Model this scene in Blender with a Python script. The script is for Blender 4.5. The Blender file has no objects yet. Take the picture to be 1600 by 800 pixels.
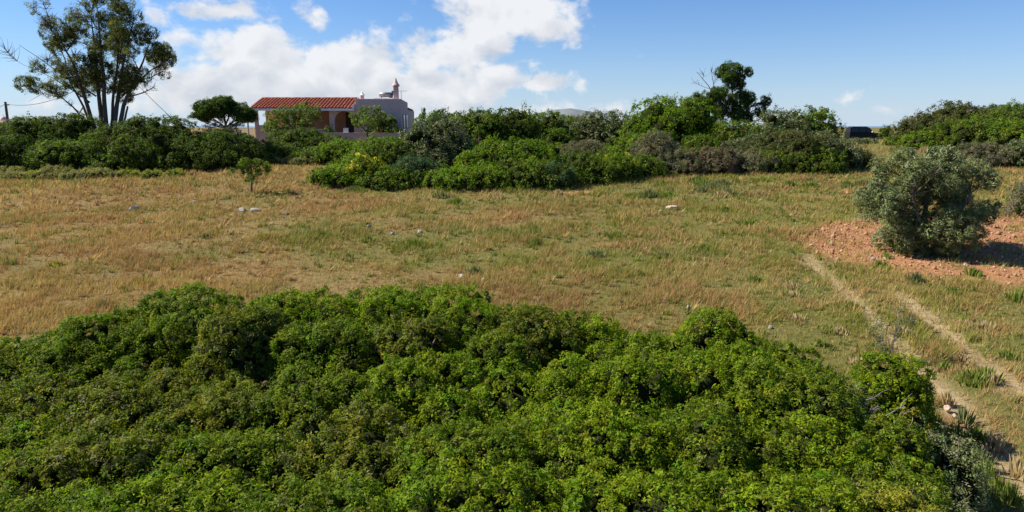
import bpy, bmesh, math, random
import numpy as np
from mathutils import Vector, Matrix

# ------------------------------------------------------------------ camera, sky, sun, exposure
scene = bpy.context.scene
col = scene.collection
R = math.radians
cam_data = bpy.data.cameras.new("camera")
cam_data.sensor_width = 36.0
cam_data.lens = 24.0
cam_data.clip_start = 0.1
cam_data.clip_end = 60000.0
cam = bpy.data.objects.new("camera", cam_data)
cam.location = (0.0, 0.0, 6.0)
cam.rotation_euler = (R(90 - 10.77), 0, 0)
col.objects.link(cam)
scene.camera = cam

SUN_ELEV, SUN_AZ = 42.0, -80.0          # degrees; azimuth clockwise from +Y (the view direction)
world = bpy.data.worlds.new("World")
scene.world = world
world.use_nodes = True


def build_world():
    nt = world.node_tree
    nt.nodes.clear()
    N, L = nt.nodes.new, nt.links.new

    def val(x):
        return x

    def m(op, a, b=None, c=None, clamp=False):
        n = N("ShaderNodeMath")
        n.operation = op
        n.use_clamp = clamp
        for i, v in enumerate((a, b, c)):
            if v is None:
                continue
            if isinstance(v, (int, float)):
                n.inputs[i].default_value = v
            else:
                L(v, n.inputs[i])
        return n.outputs[0]

    tc = N("ShaderNodeTexCoord")
    sep = N("ShaderNodeSeparateXYZ")
    L(tc.outputs["Generated"], sep.inputs[0])
    X, Y, Z = sep.outputs
    sky = N("ShaderNodeTexSky")
    sky.sky_type = 'NISHITA'
    sky.sun_disc = False
    sky.sun_elevation = R(SUN_ELEV)
    sky.sun_rotation = R(SUN_AZ)
    sky.altitude = 200.0
    sky.air_density = SKY_AIR
    sky.dust_density = SKY_DUST
    sky.ozone_density = SKY_OZONE
    hs = N("ShaderNodeHueSaturation")
    hs.inputs["Saturation"].default_value = SKY_SAT
    hs.inputs["Hue"].default_value = SKY_HUE
    hs.inputs["Value"].default_value = 1.0
    tint = N("ShaderNodeMix")
    tint.data_type = 'RGBA'
    tint.blend_type = 'MULTIPLY'
    tint.inputs["Factor"].default_value = 1.0
    tint.inputs["B"].default_value = (*SKY_TINT, 1.0)
    L(sky.outputs[0], tint.inputs["A"])
    L(tint.outputs["Result"], hs.inputs["Color"])
    # angular position in the sky
    az = m('ARCTAN2', X, Y)
    el = m('ARCSINE', Z)
    # noise on the sky sphere, stretched a little sideways
    mp = N("ShaderNodeCombineXYZ")
    L(m('MULTIPLY', az, 1.0), mp.inputs[0])
    L(m('MULTIPLY', el, 1.35), mp.inputs[1])

    def noise(scale, detail, rough, off, dist=0.0):
        v = N("ShaderNodeVectorMath")
        v.operation = 'ADD'
        L(mp.outputs[0], v.inputs[0])
        v.inputs[1].default_value = off
        n = N("ShaderNodeTexNoise")
        n.inputs["Scale"].default_value = scale
        n.inputs["Detail"].default_value = detail
        n.inputs["Roughness"].default_value = rough
        n.inputs["Distortion"].default_value = dist
        L(v.outputs[0], n.inputs["Vector"])
        return n.outputs[0]

    n1 = noise(13.0, 10.0, 0.58, (3.1, 1.7, 0.0), 0.25)
    n2 = noise(34.0, 8.0, 0.6, (9.1, 4.2, 3.0), 0.2)
    # warp the blob positions a little so that their outlines are never ellipses
    wx = m('MULTIPLY', m('SUBTRACT', noise(9.0, 4.0, 0.55, (1.0, 8.0, 5.0)), 0.5), 0.11)
    wy = m('MULTIPLY', m('SUBTRACT', noise(10.0, 4.0, 0.55, (6.0, 2.0, 9.0)), 0.5), 0.06)
    azw, elw = m('ADD', az, wx), m('ADD', el, wy)
    total = None
    for (a0, e0, ra, re, s) in CLOUDS:
        dx = m('DIVIDE', m('SUBTRACT', azw, a0), ra)
        dy = m('DIVIDE', m('SUBTRACT', elw, e0), re)
        d2 = m('ADD', m('MULTIPLY', dx, dx), m('MULTIPLY', dy, dy))
        g = m('MULTIPLY', m('EXPONENT', m('MULTIPLY', d2, -1.0)), s)
        total = g if total is None else m('MAXIMUM', total, g)
    # a scatter of fair-weather cloud over the rest of the sky
    far = m('SUBTRACT', noise(2.6, 5.0, 0.55, (20.0, 7.0, 1.0)), 0.55, clamp=True)
    side = m('MULTIPLY', m('SUBTRACT', m('ABSOLUTE', az), 0.85), 2.0, clamp=True)
    total = m('ADD', total, m('MULTIPLY', m('MULTIPLY', far, side), 4.0))
    dens = m('ADD', m('MULTIPLY', total, 1.0), m('MULTIPLY', m('SUBTRACT', n1, 0.5), 1.55))
    dens = m('ADD', dens, m('MULTIPLY', m('SUBTRACT', n2, 0.5), 0.75))
    mr = N("ShaderNodeMapRange")
    mr.interpolation_type = 'SMOOTHSTEP'
    mr.inputs["From Min"].default_value = 0.27
    mr.inputs["From Max"].default_value = 0.68
    L(dens, mr.inputs["Value"])
    cover = m('MULTIPLY', mr.outputs[0], m('MULTIPLY', m('ADD', total, 0.1), 3.0, clamp=True), clamp=True)
    cover = m('MULTIPLY', cover, 0.95)
    # cloud colour: white tops, greyer lilac bellies where dense and low
    n1s = noise(13.0, 6.0, 0.5, (3.1 - 0.012, 1.7 + 0.026, 0.0), 0.25)
    n1c = noise(13.0, 6.0, 0.5, (3.1, 1.7, 0.0), 0.25)
    relief = m('MULTIPLY', m('SUBTRACT', n1c, n1s), 3.2)
    height = m('MULTIPLY', m('SUBTRACT', el, 0.03), 3.0)
    lightness = m('ADD', m('ADD', relief, height), 0.52, clamp=True)
    cr = N("ShaderNodeMix")
    cr.data_type = 'RGBA'
    cr.inputs["A"].default_value = CLOUD_DARK
    cr.inputs["B"].default_value = CLOUD_LIGHT
    L(lightness, cr.inputs["Factor"])
    # thin white haze hugging the horizon
    hz = m('MULTIPLY', m('EXPONENT', m('MULTIPLY', m('ABSOLUTE', el), -13.0)), HORIZON_HAZE)
    mxh = N("ShaderNodeMix")
    mxh.data_type = 'RGBA'
    L(hz, mxh.inputs["Factor"])
    L(hs.outputs[0], mxh.inputs["A"])
    mxh.inputs["B"].default_value = HAZE_COL
    mx = N("ShaderNodeMix")
    mx.data_type = 'RGBA'
    L(cover, mx.inputs["Factor"])
    L(mxh.outputs["Result"], mx.inputs["A"])
    L(cr.outputs["Result"], mx.inputs["B"])
    bg = N("ShaderNodeBackground")
    bg.inputs["Strength"].default_value = SKY_STRENGTH
    L(mx.outputs["Result"], bg.inputs["Color"])
    out = N("ShaderNodeOutputWorld")
    L(bg.outputs[0], out.inputs["Surface"])


SKY_STRENGTH = 0.05
SKY_AIR, SKY_DUST, SKY_OZONE = 1.0, 0.1, 4.0
SKY_SAT, SKY_HUE = 1.07, 0.5
SKY_TINT = (0.84, 1.05, 1.36)
CLOUD_LIGHT = (9.0, 9.1, 9.3, 1.0)
CLOUD_DARK = (6.0, 6.4, 7.2, 1.0)
HAZE_COL = (5.9, 7.0, 8.5, 1.0)
HORIZON_HAZE = 0.85
CLOUDS = [   # azimuth, elevation, half widths (radians), strength
    (-0.331, 0.088, 0.0879, 0.0492, 0.95),
    (-0.2487, 0.075, 0.1054, 0.0445, 0.95),
    (-0.3929, 0.0512, 0.1054, 0.0375, 0.8),
    (-0.1877, 0.0914, 0.0703, 0.0398, 0.75),
    (-0.09, 0.1013, 0.0703, 0.0351, 0.75),
    (-0.1449, 0.0505, 0.1992, 0.0422, 0.9),
    (-0.2927, 0.0404, 0.2694, 0.0398, 0.9),
    (-0.0089, 0.1542, 0.0996, 0.0398, 1.0),
    (-0.0494, 0.1187, 0.0703, 0.0445, 0.9),
    (0.0493, 0.1331, 0.0644, 0.0258, 0.8),
    (0.0591, 0.0571, 0.0527, 0.0176, 0.9),
    (-0.0364, 0.0642, 0.0937, 0.0351, 0.85),
    (-0.3937, 0.1441, 0.082, 0.0176, 0.8),
    (-0.4537, 0.1328, 0.0469, 0.0187, 0.55),
    (-0.2787, 0.1443, 0.0281, 0.0281, 0.62),
    (-0.4302, 0.1081, 0.0375, 0.0258, 0.5),
    (-0.4822, 0.0531, 0.0586, 0.0293, 0.55),
    (-0.5507, 0.0207, 0.1054, 0.0234, 0.35),
    (-0.1637, 0.0169, 0.3515, 0.0211, 0.55),
    (0.4508, 0.038, 0.0527, 0.0105, 0.42),
    (0.5026, 0.0229, 0.0703, 0.0105, 0.34),
    (0.3914, 0.0184, 0.082, 0.0094, 0.33),
]
build_world()

sun_data = bpy.data.lights.new("sun", 'SUN')
sun_data.energy = 5.0
sun_data.angle = R(0.55)
sun_data.color = (1.0, 0.93, 0.82)
sun = bpy.data.objects.new("sun", sun_data)
_e, _a = R(SUN_ELEV), R(SUN_AZ)
SUN_VEC = Vector((math.sin(_a) * math.cos(_e), math.cos(_a) * math.cos(_e), math.sin(_e)))
sun.rotation_euler = SUN_VEC.to_track_quat('Z', 'Y').to_euler()
sun.location = SUN_VEC * 80
col.objects.link(sun)

scene.view_settings.view_transform = 'Standard'
scene.view_settings.look = 'None'
scene.view_settings.exposure = 1.0
scene.view_settings.gamma = 1.0
scene.view_settings.use_curve_mapping = False
scene.render.engine = 'CYCLES'
scene.cycles.max_bounces = 7
scene.cycles.diffuse_bounces = 4
scene.cycles.glossy_bounces = 2
scene.cycles.transmission_bounces = 4
scene.cycles.transparent_max_bounces = 6
scene.cycles.use_denoising = True

# ------------------------------------------------------------------ helpers
rng = np.random.default_rng(7)
random.seed(7)


def hash2(ix, iy, seed=0):
    h = (ix.astype(np.int64) * 374761393 + iy.astype(np.int64) * 668265263 + seed * 974634777) & 0x7fffffff
    h = ((h ^ (h >> 13)) * 1274126177) & 0x7fffffff
    h = h ^ (h >> 16)
    return (h & 0xffff) / 65535.0


def vnoise(x, y, seed=0):
    x = np.asarray(x, float)
    y = np.asarray(y, float)
    ix, iy = np.floor(x), np.floor(y)
    fx, fy = x - ix, y - iy
    fx = fx * fx * (3 - 2 * fx)
    fy = fy * fy * (3 - 2 * fy)
    a = hash2(ix, iy, seed)
    b = hash2(ix + 1, iy, seed)
    c = hash2(ix, iy + 1, seed)
    d = hash2(ix + 1, iy + 1, seed)
    return (a * (1 - fx) + b * fx) * (1 - fy) + (c * (1 - fx) + d * fx) * fy


def fbm(x, y, seed=0, octaves=4):
    s, a, t = 0.0, 0.5, 0.0
    for o in range(octaves):
        s = s + a * vnoise(np.asarray(x) * 2 ** o, np.asarray(y) * 2 ** o, seed + o * 17)
        t += a
        a *= 0.55
    return s / t


def sstep(a, b, x):
    t = np.clip((np.asarray(x, float) - a) / (b - a), 0, 1)
    return t * t * (3 - 2 * t)


TY = np.array([-60, 0, 10, 25, 40, 46, 52, 58, 66, 120, 1200, 20000.])
TZ = np.array([0.2, 0.6, 1.27, 2.275, 3.28, 3.62, 3.92, 4.08, 4.15, 4.05, 3.6, 3.6])


def terrain(x, y):
    x = np.asarray(x, float)
    y = np.asarray(y, float)
    z = np.interp(y, TY, TZ)
    near = 1 - sstep(90, 200, np.hypot(x, y))
    z = z + near * (0.22 * (vnoise(x * 0.13 + 5, y * 0.13, 3) - 0.5) + 0.07 * (vnoise(x * 0.7, y * 0.7, 5) - 0.5))
    z = z + 1.1 * np.exp(-(((x - 44) / 14) ** 2 + ((y - 60) / 10) ** 2))
    return z


def T(x, y):
    return float(terrain(x, y))


def np_mesh(name, V, F, mat, parent=None, colors=None, smooth=False):
    V = np.asarray(V, np.float32)
    F = np.asarray(F, np.int32)
    me = bpy.data.meshes.new(name)
    k = F.shape[1]
    me.vertices.add(len(V))
    me.vertices.foreach_set("co", V.ravel())
    me.loops.add(F.size)
    me.loops.foreach_set("vertex_index", F.ravel())
    me.polygons.add(len(F))
    me.polygons.foreach_set("loop_start", np.arange(0, F.size, k, dtype=np.int32))
    me.polygons.foreach_set("loop_total", np.full(len(F), k, np.int32))
    if smooth:
        me.polygons.foreach_set("use_smooth", np.ones(len(F), bool))
    if colors is not None:
        at = me.color_attributes.new("tint", 'FLOAT_COLOR', 'POINT')
        c = np.ones((len(V), 4), np.float32)
        c[:, :3] = colors
        at.data.foreach_set("color", c.ravel())
    me.update(calc_edges=True)
    me.validate()
    if mat is not None:
        me.materials.append(mat)
    o = bpy.data.objects.new(name, me)
    col.objects.link(o)
    if parent is not None:
        o.parent = parent
    return o


def bm_obj(name, bm, mat, parent=None, smooth=False):
    me = bpy.data.meshes.new(name)
    bmesh.ops.recalc_face_normals(bm, faces=bm.faces)
    bm.to_mesh(me)
    bm.free()
    if smooth:
        for p in me.polygons:
            p.use_smooth = True
    if mat is not None:
        me.materials.append(mat)
    o = bpy.data.objects.new(name, me)
    col.objects.link(o)
    if parent is not None:
        o.parent = parent
    return o


def tag(o, label=None, cat=None, group=None, kind=None):
    if label:
        o["label"] = label
    if cat:
        o["category"] = cat
    if group:
        o["group"] = group
    if kind:
        o["kind"] = kind
    return o


def empty(name, loc, label, cat, group=None, rz=0.0):
    o = bpy.data.objects.new(name, None)
    o.location = loc
    o.rotation_euler = (0, 0, rz)
    col.objects.link(o)
    return tag(o, label, cat, group)


def box(bm, x0, x1, y0, y1, z0, z1):
    vs = [bm.verts.new((x, y, z)) for z in (z0, z1) for x, y in ((x0, y0), (x1, y0), (x1, y1), (x0, y1))]
    for f in ((0, 3, 2, 1), (4, 5, 6, 7), (0, 1, 5, 4), (1, 2, 6, 5), (2, 3, 7, 6), (3, 0, 4, 7)):
        bm.faces.new([vs[i] for i in f])
    return vs


def box_obj(name, x0, x1, y0, y1, z0, z1, mat, parent, bevel=0.0):
    bm = bmesh.new()
    box(bm, x0, x1, y0, y1, z0, z1)
    if bevel:
        bmesh.ops.bevel(bm, geom=list(bm.edges), offset=bevel, segments=2, affect='EDGES')
    return bm_obj(name, bm, mat, parent)


def lathe(bm, profile, cx=0, cy=0, seg=12):
    rings = []
    for r, z in profile:
        rings.append([bm.verts.new((cx + r * math.cos(2 * math.pi * i / seg), cy + r * math.sin(2 * math.pi * i / seg), z)) for i in range(seg)])
    for a, b in zip(rings, rings[1:]):
        for i in range(seg):
            bm.faces.new((a[i], a[(i + 1) % seg], b[(i + 1) % seg], b[i]))
    bm.faces.new(rings[0][::-1])
    bm.faces.new(rings[-1])


class Tubes:
    """Collects tapered tubes along polylines into one mesh."""

    def __init__(self, seg=5):
        self.V, self.F, self.n, self.seg = [], [], 0, seg

    def add(self, pts, radii):
        pts = np.asarray(pts, float)
        k = self.seg
        tang = np.gradient(pts, axis=0)
        tang /= np.linalg.norm(tang, axis=1, keepdims=True) + 1e-9
        ref = np.array([0.31, 0.87, 0.38])
        u = np.cross(tang, ref)
        u /= np.linalg.norm(u, axis=1, keepdims=True) + 1e-9
        w = np.cross(tang, u)
        ang = np.arange(k) * 2 * math.pi / k
        rad = np.asarray(radii, float)[:, None, None]
        ring = pts[:, None, :] + rad * (np.cos(ang)[None, :, None] * u[:, None, :] + np.sin(ang)[None, :, None] * w[:, None, :])
        self.V.append(ring.reshape(-1, 3))
        m = len(pts)
        i = np.arange(m - 1)[:, None] * k + np.arange(k)[None, :]
        j = np.arange(m - 1)[:, None] * k + (np.arange(k)[None, :] + 1) % k
        f = np.stack([i, j, j + k, i + k], -1).reshape(-1, 4) + self.n
        self.F.append(f)
        self.n += m * k

    def build(self, name, mat, parent):
        if not self.V:
            return None
        return np_mesh(name, np.concatenate(self.V), np.concatenate(self.F), mat, parent, smooth=True)


# ------------------------------------------------------------------ materials
MATS = {}


def new_mat(name):
    m = bpy.data.materials.new(name)
    m.use_nodes = True
    nt = m.node_tree
    nt.nodes.clear()
    return m, nt


def leaf_mat(name, rough=0.6, trans=0.45, spec=0.12, tint=(1.1, 1.3, 0.45)):
    m, nt = new_mat(name)
    N, L = nt.nodes.new, nt.links.new
    at = N("ShaderNodeAttribute")
    at.attribute_name = "tint"
    p = N("ShaderNodeBsdfPrincipled")
    p.inputs["Roughness"].default_value = rough
    p.inputs["Specular IOR Level"].default_value = spec
    L(at.outputs["Color"], p.inputs["Base Color"])
    mul = N("ShaderNodeMix")
    mul.data_type = 'RGBA'
    mul.blend_type = 'MULTIPLY'
    mul.inputs["Factor"].default_value = 1.0
    L(at.outputs["Color"], mul.inputs["A"])
    mul.inputs["B"].default_value = (*tint, 1)
    t = N("ShaderNodeBsdfTranslucent")
    L(mul.outputs["Result"], t.inputs["Color"])
    mx = N("ShaderNodeMixShader")
    mx.inputs[0].default_value = trans
    L(p.outputs[0], mx.inputs[1])
    L(t.outputs[0], mx.inputs[2])
    o = N("ShaderNodeOutputMaterial")
    L(mx.outputs[0], o.inputs["Surface"])
    return m


def surf_mat(name, c1, c2=None, scale=4.0, rough=0.85, bump=0.0, bscale=30.0, spec=0.3, metal=0.0, c3=None):
    m, nt = new_mat(name)
    N, L = nt.nodes.new, nt.links.new
    p = N("ShaderNodeBsdfPrincipled")
    p.inputs["Roughness"].default_value = rough
    p.inputs["Specular IOR Level"].default_value = spec
    p.inputs["Metallic"].default_value = metal
    tc = N("ShaderNodeTexCoord")
    if c2 is None:
        p.inputs["Base Color"].default_value = (*c1, 1)
    else:
        n = N("ShaderNodeTexNoise")
        n.inputs["Scale"].default_value = scale
        n.inputs["Detail"].default_value = 8
        n.inputs["Roughness"].default_value = 0.65
        L(tc.outputs["Object"], n.inputs["Vector"])
        r = N("ShaderNodeValToRGB")
        r.color_ramp.elements[0].position = 0.33
        r.color_ramp.elements[0].color = (*c1, 1)
        r.color_ramp.elements[1].position = 0.67
        r.color_ramp.elements[1].color = (*c2, 1)
        if c3 is not None:
            e = r.color_ramp.elements.new(0.82)
            e.color = (*c3, 1)
        L(n.outputs[0], r.inputs[0])
        L(r.outputs[0], p.inputs["Base Color"])
    if bump:
        n2 = N("ShaderNodeTexNoise")
        n2.inputs["Scale"].default_value = bscale
        n2.inputs["Detail"].default_value = 6
        L(tc.outputs["Object"], n2.inputs["Vector"])
        b = N("ShaderNodeBump")
        b.inputs["Strength"].default_value = bump
        b.inputs["Distance"].default_value = 0.02
        L(n2.outputs[0], b.inputs["Height"])
        L(b.outputs[0], p.inputs["Normal"])
    o = N("ShaderNodeOutputMaterial")
    L(p.outputs[0], o.inputs["Surface"])
    return m


LEAF = leaf_mat("leaf")
LEAF_OLIVE = leaf_mat("olive_leaf", rough=0.55, trans=0.25, spec=0.3, tint=(1.0, 1.05, 0.7))
GRASS = leaf_mat("grass_blade", rough=0.7, trans=0.35, spec=0.15, tint=(1.1, 1.05, 0.8))
BARK = surf_mat("bark", (0.055, 0.045, 0.035), (0.16, 0.13, 0.10), 9, 0.9, 0.6, 40)
BARK_PALE = surf_mat("pale_bark", (0.16, 0.13, 0.10), (0.36, 0.31, 0.25), 7, 0.85, 0.5, 30)
DEADWOOD = surf_mat("dead_wood", (0.16, 0.135, 0.11), (0.32, 0.285, 0.24), 12, 0.9, 0.5, 50)
CORE = surf_mat("shade_dark_twigs_and_leaves", (.014, .019, .006), (.036, .042, .013), 18, 1.0, 1.0, 45, spec=0.0)  # inner twigs and old leaves, with the shade inside shrubs put into the colour
TWIG = surf_mat("twig", (0.10, 0.08, 0.06), (0.22, 0.18, 0.14), 14, 0.9)

# ------------------------------------------------------------------ foliage engine
STYLES = dict(
    # leaf length/width, tuft radius, tuft spacing, leaves per tuft, base colour, tuft variation, accents (fraction, colour), quad leaves
    near_bright=dict(L=.041, W=.023, tr=.075, sp=.100, n=36, c=(.152, .208, .008), v=.24, acc=(.025, (.22, .23, .05)), quad=0),
    near_mid=dict(L=.041, W=.022, tr=.075, sp=.100, n=36, c=(.124, .170, .009), v=.26, acc=(.04, (.20, .20, .06)), quad=0),
    near_dull=dict(L=.040, W=.022, tr=.072, sp=.098, n=36, c=(.140, .160, .013), v=.26, acc=(.08, (.22, .19, .10)), quad=0),
    near_yellow=dict(L=.035, W=.012, tr=.09, sp=.10, n=50, c=(.24, .24, .022), v=.2, acc=(.1, (.35, .30, .06)), quad=0),
    near_grey=dict(L=.036, W=.014, tr=.09, sp=.12, n=30, c=(.125, .160, .045), v=.25, acc=(.12, (.20, .18, .11)), quad=0),
    bright=dict(L=.095, W=.062, tr=.20, sp=.285, n=27, c=(.118, .178, .012), v=.24, acc=(.04, (.18, .2, .06)), quad=0),
    mid=dict(L=.095, W=.062, tr=.20, sp=.285, n=27, c=(.098, .144, .014), v=.24, acc=(.05, (.15, .16, .06)), quad=0),
    dark=dict(L=.095, W=.062, tr=.20, sp=.285, n=27, c=(.068, .098, .013), v=.24, acc=(.05, (.11, .12, .05)), quad=0),
    brownish=dict(L=.095, W=.062, tr=.20, sp=.285, n=27, c=(.085, .094, .026), v=.25, acc=(.12, (.16, .13, .08)), quad=0),
    silver=dict(L=.095, W=.052, tr=.21, sp=.285, n=27, c=(.105, .128, .042), v=.24, acc=(.08, (.2, .2, .11)), quad=0),
    twiggy=dict(L=.16, W=.035, tr=.20, sp=.24, n=26, c=(.165, .145, .10), v=.25, acc=(.2, (.10, .12, .05)), quad=0),
    rust=dict(L=.14, W=.04, tr=.18, sp=.22, n=28, c=(.15, .115, .075), v=.25, acc=(.15, (.2, .17, .13)), quad=0),
    blue=dict(L=.15, W=.04, tr=.2, sp=.24, n=28, c=(.055, .095, .045), v=.2, acc=(.05, (.1, .13, .08)), quad=0),
    cushion=dict(L=.06, W=.025, tr=.10, sp=.14, n=26, c=(.23, .215, .095), v=.2, acc=(.12, (.27, .22, .12)), quad=0),
    cushion_green=dict(L=.06, W=.025, tr=.10, sp=.14, n=26, c=(.24, .25, .045), v=.2, acc=(.1, (.30, .29, .06)), quad=0),
    olive=dict(L=.070, W=.021, tr=.13, sp=.175, n=38, c=(.138, .168, .055), v=.28, acc=(.12, (.26, .28, .15)), quad=0),
    euc=dict(L=.11, W=.038, tr=.22, sp=.24, n=34, c=(.092, .104, .022), v=.34, acc=(.15, (.19, .16, .04)), quad=0),
    pine=dict(L=.10, W=.032, tr=.17, sp=.20, n=38, c=(.058, .092, .016), v=.24, acc=(.05, (.1, .13, .04)), quad=0),
    almond=dict(L=.14, W=.07, tr=.22, sp=.28, n=22, c=(.12, .17, .035), v=.25, acc=(.1, (.22, .2, .08)), quad=0),
)


def rand_unit(n, zmin=-1.0):
    z = rng.uniform(zmin, 1, n)
    a = rng.uniform(0, 2 * math.pi, n)
    r = np.sqrt(np.maximum(0, 1 - z * z))
    return np.stack([r * np.cos(a), r * np.sin(a), z], 1)


def unit(v):
    return v / (np.linalg.norm(v, axis=1, keepdims=True) + 1e-9)


def leaves(centers, outs, st, scale=1.0, dens=1.0, ground=None):
    """leaf faces for tufts at `centers` whose outward direction is `outs`; returns V, F, colour"""
    n = max(4, int(st['n'] * dens))
    k = len(centers)
    C = np.repeat(centers, n, 0)
    O = np.repeat(outs, n, 0)
    m = len(C)
    size = np.repeat(np.clip(rng.lognormal(0, .30, (k, 1)), .55, 1.9), n, 0)
    shoot = np.repeat((rng.random((k, 1)) < (.10 if st['tr'] < .12 else .03)) * rng.uniform(.4, 1.3, (k, 1)), n, 0) * st['tr'] * scale
    C = C + (O * .7 + np.array([0, 0, .5])) * shoot * rng.uniform(.2, 1.4, (m, 1))
    d = unit(rand_unit(m) + 0.75 * O)
    pos = C + d * (st['tr'] * scale * size * rng.uniform(.35, 1.0, (m, 1)) ** .6)
    nrm = unit(d * 0.9 + np.array([0, 0, .35]) + 0.75 * rand_unit(m))
    t = unit(np.cross(nrm, rand_unit(m)))
    t = unit(t + 0.35 * d)
    b = unit(np.cross(nrm, t))
    s = rng.uniform(.7, 1.25, (m, 1)) * scale
    Lv, Wv = st['L'] * s, st['W'] * s
    base = np.array(st['c'])
    tv = np.repeat(rng.normal(0, st['v'], (k, 1)), n, 0)
    drift = fbm(centers[:, 0] * .9 / (st['sp'] * 4) + centers[:, 2] * 1.3, centers[:, 1] * .9 / (st['sp'] * 4) + centers[:, 2], 61, 3)[:, None] - .5
    tv = tv + np.repeat(drift * .7, n, 0)
    hue = np.repeat(rng.normal(0, .10, (k, 1)) + drift[::1] * .5, n, 0)
    br = np.clip(1 + tv + rng.normal(0, .16, (m, 1)), .45, 1.8)
    colr = base[None] * br
    colr[:, :1] *= np.clip(1 + hue + rng.normal(0, .07, (m, 1)), .6, 1.6)
    fr, ac = st['acc']
    tuft_acc = np.repeat(rng.random((k, 1)) < fr * 1.2, n, 0)[:, 0]
    pick = (rng.random(m) < fr * .5) | (tuft_acc & (rng.random(m) < .6))
    colr[pick] = np.array(ac) * br[pick] ** .5
    if st['quad']:
        V = np.stack([pos - t * Lv * .5, pos - b * Wv * .5 + nrm * Wv * .12, pos + t * Lv * .5, pos + b * Wv * .5 + nrm * Wv * .12], 1)
    else:
        V = np.stack([pos - t * Lv * .5 - b * Wv * .5, pos - t * Lv * .35 + b * Wv * .5, pos + t * Lv * .6], 1)
    q = V.shape[1]
    V = V.reshape(-1, 3)
    F = np.arange(len(V)).reshape(-1, q)
    return V, F, np.repeat(colr, q, 0)


def lobe_tufts(lobes, st, scale=1.0, floor=None, keep=0.9, zmin=-.55, others=None, light=False):
    """tuft centres over the outer skin of a union of spheres (x, y, z, r)"""
    lobes = np.asarray(lobes, float)
    P, O = [], []
    sp = st['sp'] * scale
    for i, (x, y, z, r) in enumerate(lobes):
        k = max(5, int(4 * math.pi * r * r / (sp * sp) * (1 - zmin) / 2))
        u = rand_unit(k, zmin)
        bump = 1 + 0.16 * (vnoise(u[:, 0] * 3 + i * 7.3 + x, u[:, 1] * 3 + u[:, 2] * 2.3 + y, 11) - .5) * 2
        p = np.array([x, y, z]) + u * (r * bump)[:, None] * np.array([1, 1, .92])
        d = np.linalg.norm(p[:, None, :] - lobes[None, :, :3], axis=2)
        d[:, i] = 1e9
        ok = (d > lobes[None, :, 3] * .91).all(1) & (rng.random(k) < keep)
        P.append(p[ok])
        O.append(u[ok])
    P, O = np.concatenate(P), np.concatenate(O)
    if light:          # leaves only grow where some daylight reaches them
        block = lobes if others is None or not len(others) else np.concatenate([lobes, others])
        lit = np.zeros(len(P), bool)
        S = P + O * .06
        for u in ((0, 0, 1), (-.6, .1, .8), (0, -.85, .52), (.6, -.5, .62)):
            u = np.array(u) / np.linalg.norm(u)
            w = block[None, :, :3] - S[:, None, :]
            b = w @ u
            hit = (b > 0) & ((w * w).sum(2) - b * b < (block[None, :, 3] * .9) ** 2)
            lit |= ~hit.any(1)
        lit |= rng.random(len(P)) < .04
        lit &= (O[:, 1] < .5) | (rng.random(len(P)) < .3)      # thinner on the far side
        P, O = P[lit], O[lit]
    if others is not None and len(others):     # inside a neighbouring shrub: nothing grows there
        d = np.linalg.norm(P[:, None, :] - others[None, :, :3], axis=2)
        ok = (d > others[None, :, 3] * .72).all(1)
        P, O = P[ok], O[ok]
    if floor is not None:
        ok = P[:, 2] > floor(P[:, 0], P[:, 1]) + .03
        P, O = P[ok], O[ok]
    return P, O


def foliage(name, parent, lobes, style, scale=1.0, keep=.9, dens=1.0, floor=None, zmin=-.55, extra=None, inner=True, mat=None, others=None):
    st = STYLES[style]
    P, O = lobe_tufts(lobes, st, scale, floor, keep, zmin, others, True)
    V, F, Cc = leaves(P, O, st, scale, dens)
    if inner:   # sparser, larger leaves filling the inside of the crown
        lb = np.asarray(lobes, float)
        st2 = dict(st)
        st2.update(L=st['L'] * 2.0, W=st['W'] * 2.2, tr=st['tr'] * 1.3, sp=st['sp'] * 2.3, n=max(8, st['n'] // 4))
        lb2 = lb.copy()
        lb2[:, 3] *= .80
        P2, O2 = lobe_tufts(lb2, st2, scale, floor, 1.0, zmin, others, True)
        V2, F2, C2 = leaves(P2, O2, st2, scale, dens)
        F = np.concatenate([F, F2 + len(V)])
        V = np.concatenate([V, V2])
        Cc = np.concatenate([Cc, C2])
    if extra is not None:
        frac, cc, st_name = extra      # blossom on the outer skin
        sel = (rng.random(len(P)) < frac) & (O[:, 2] > -.1)
        if sel.any():
            st3 = dict(STYLES[style])
            st3.update(c=cc, L=.09, W=.08, n=14, acc=(0, (0, 0, 0)), v=.1)
            V3, F3, C3 = leaves(P[sel] + O[sel] * st['tr'] * .5, O[sel], st3, scale)
            if F3.shape[1] == F.shape[1]:
                F = np.concatenate([F, F3 + len(V)])
                V = np.concatenate([V, V3])
                Cc = np.concatenate([Cc, C3])
    m = mat or (LEAF_OLIVE if style in ('olive', 'silver', 'near_grey') else LEAF)
    return np_mesh(name, V, F, m, parent, Cc)


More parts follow.
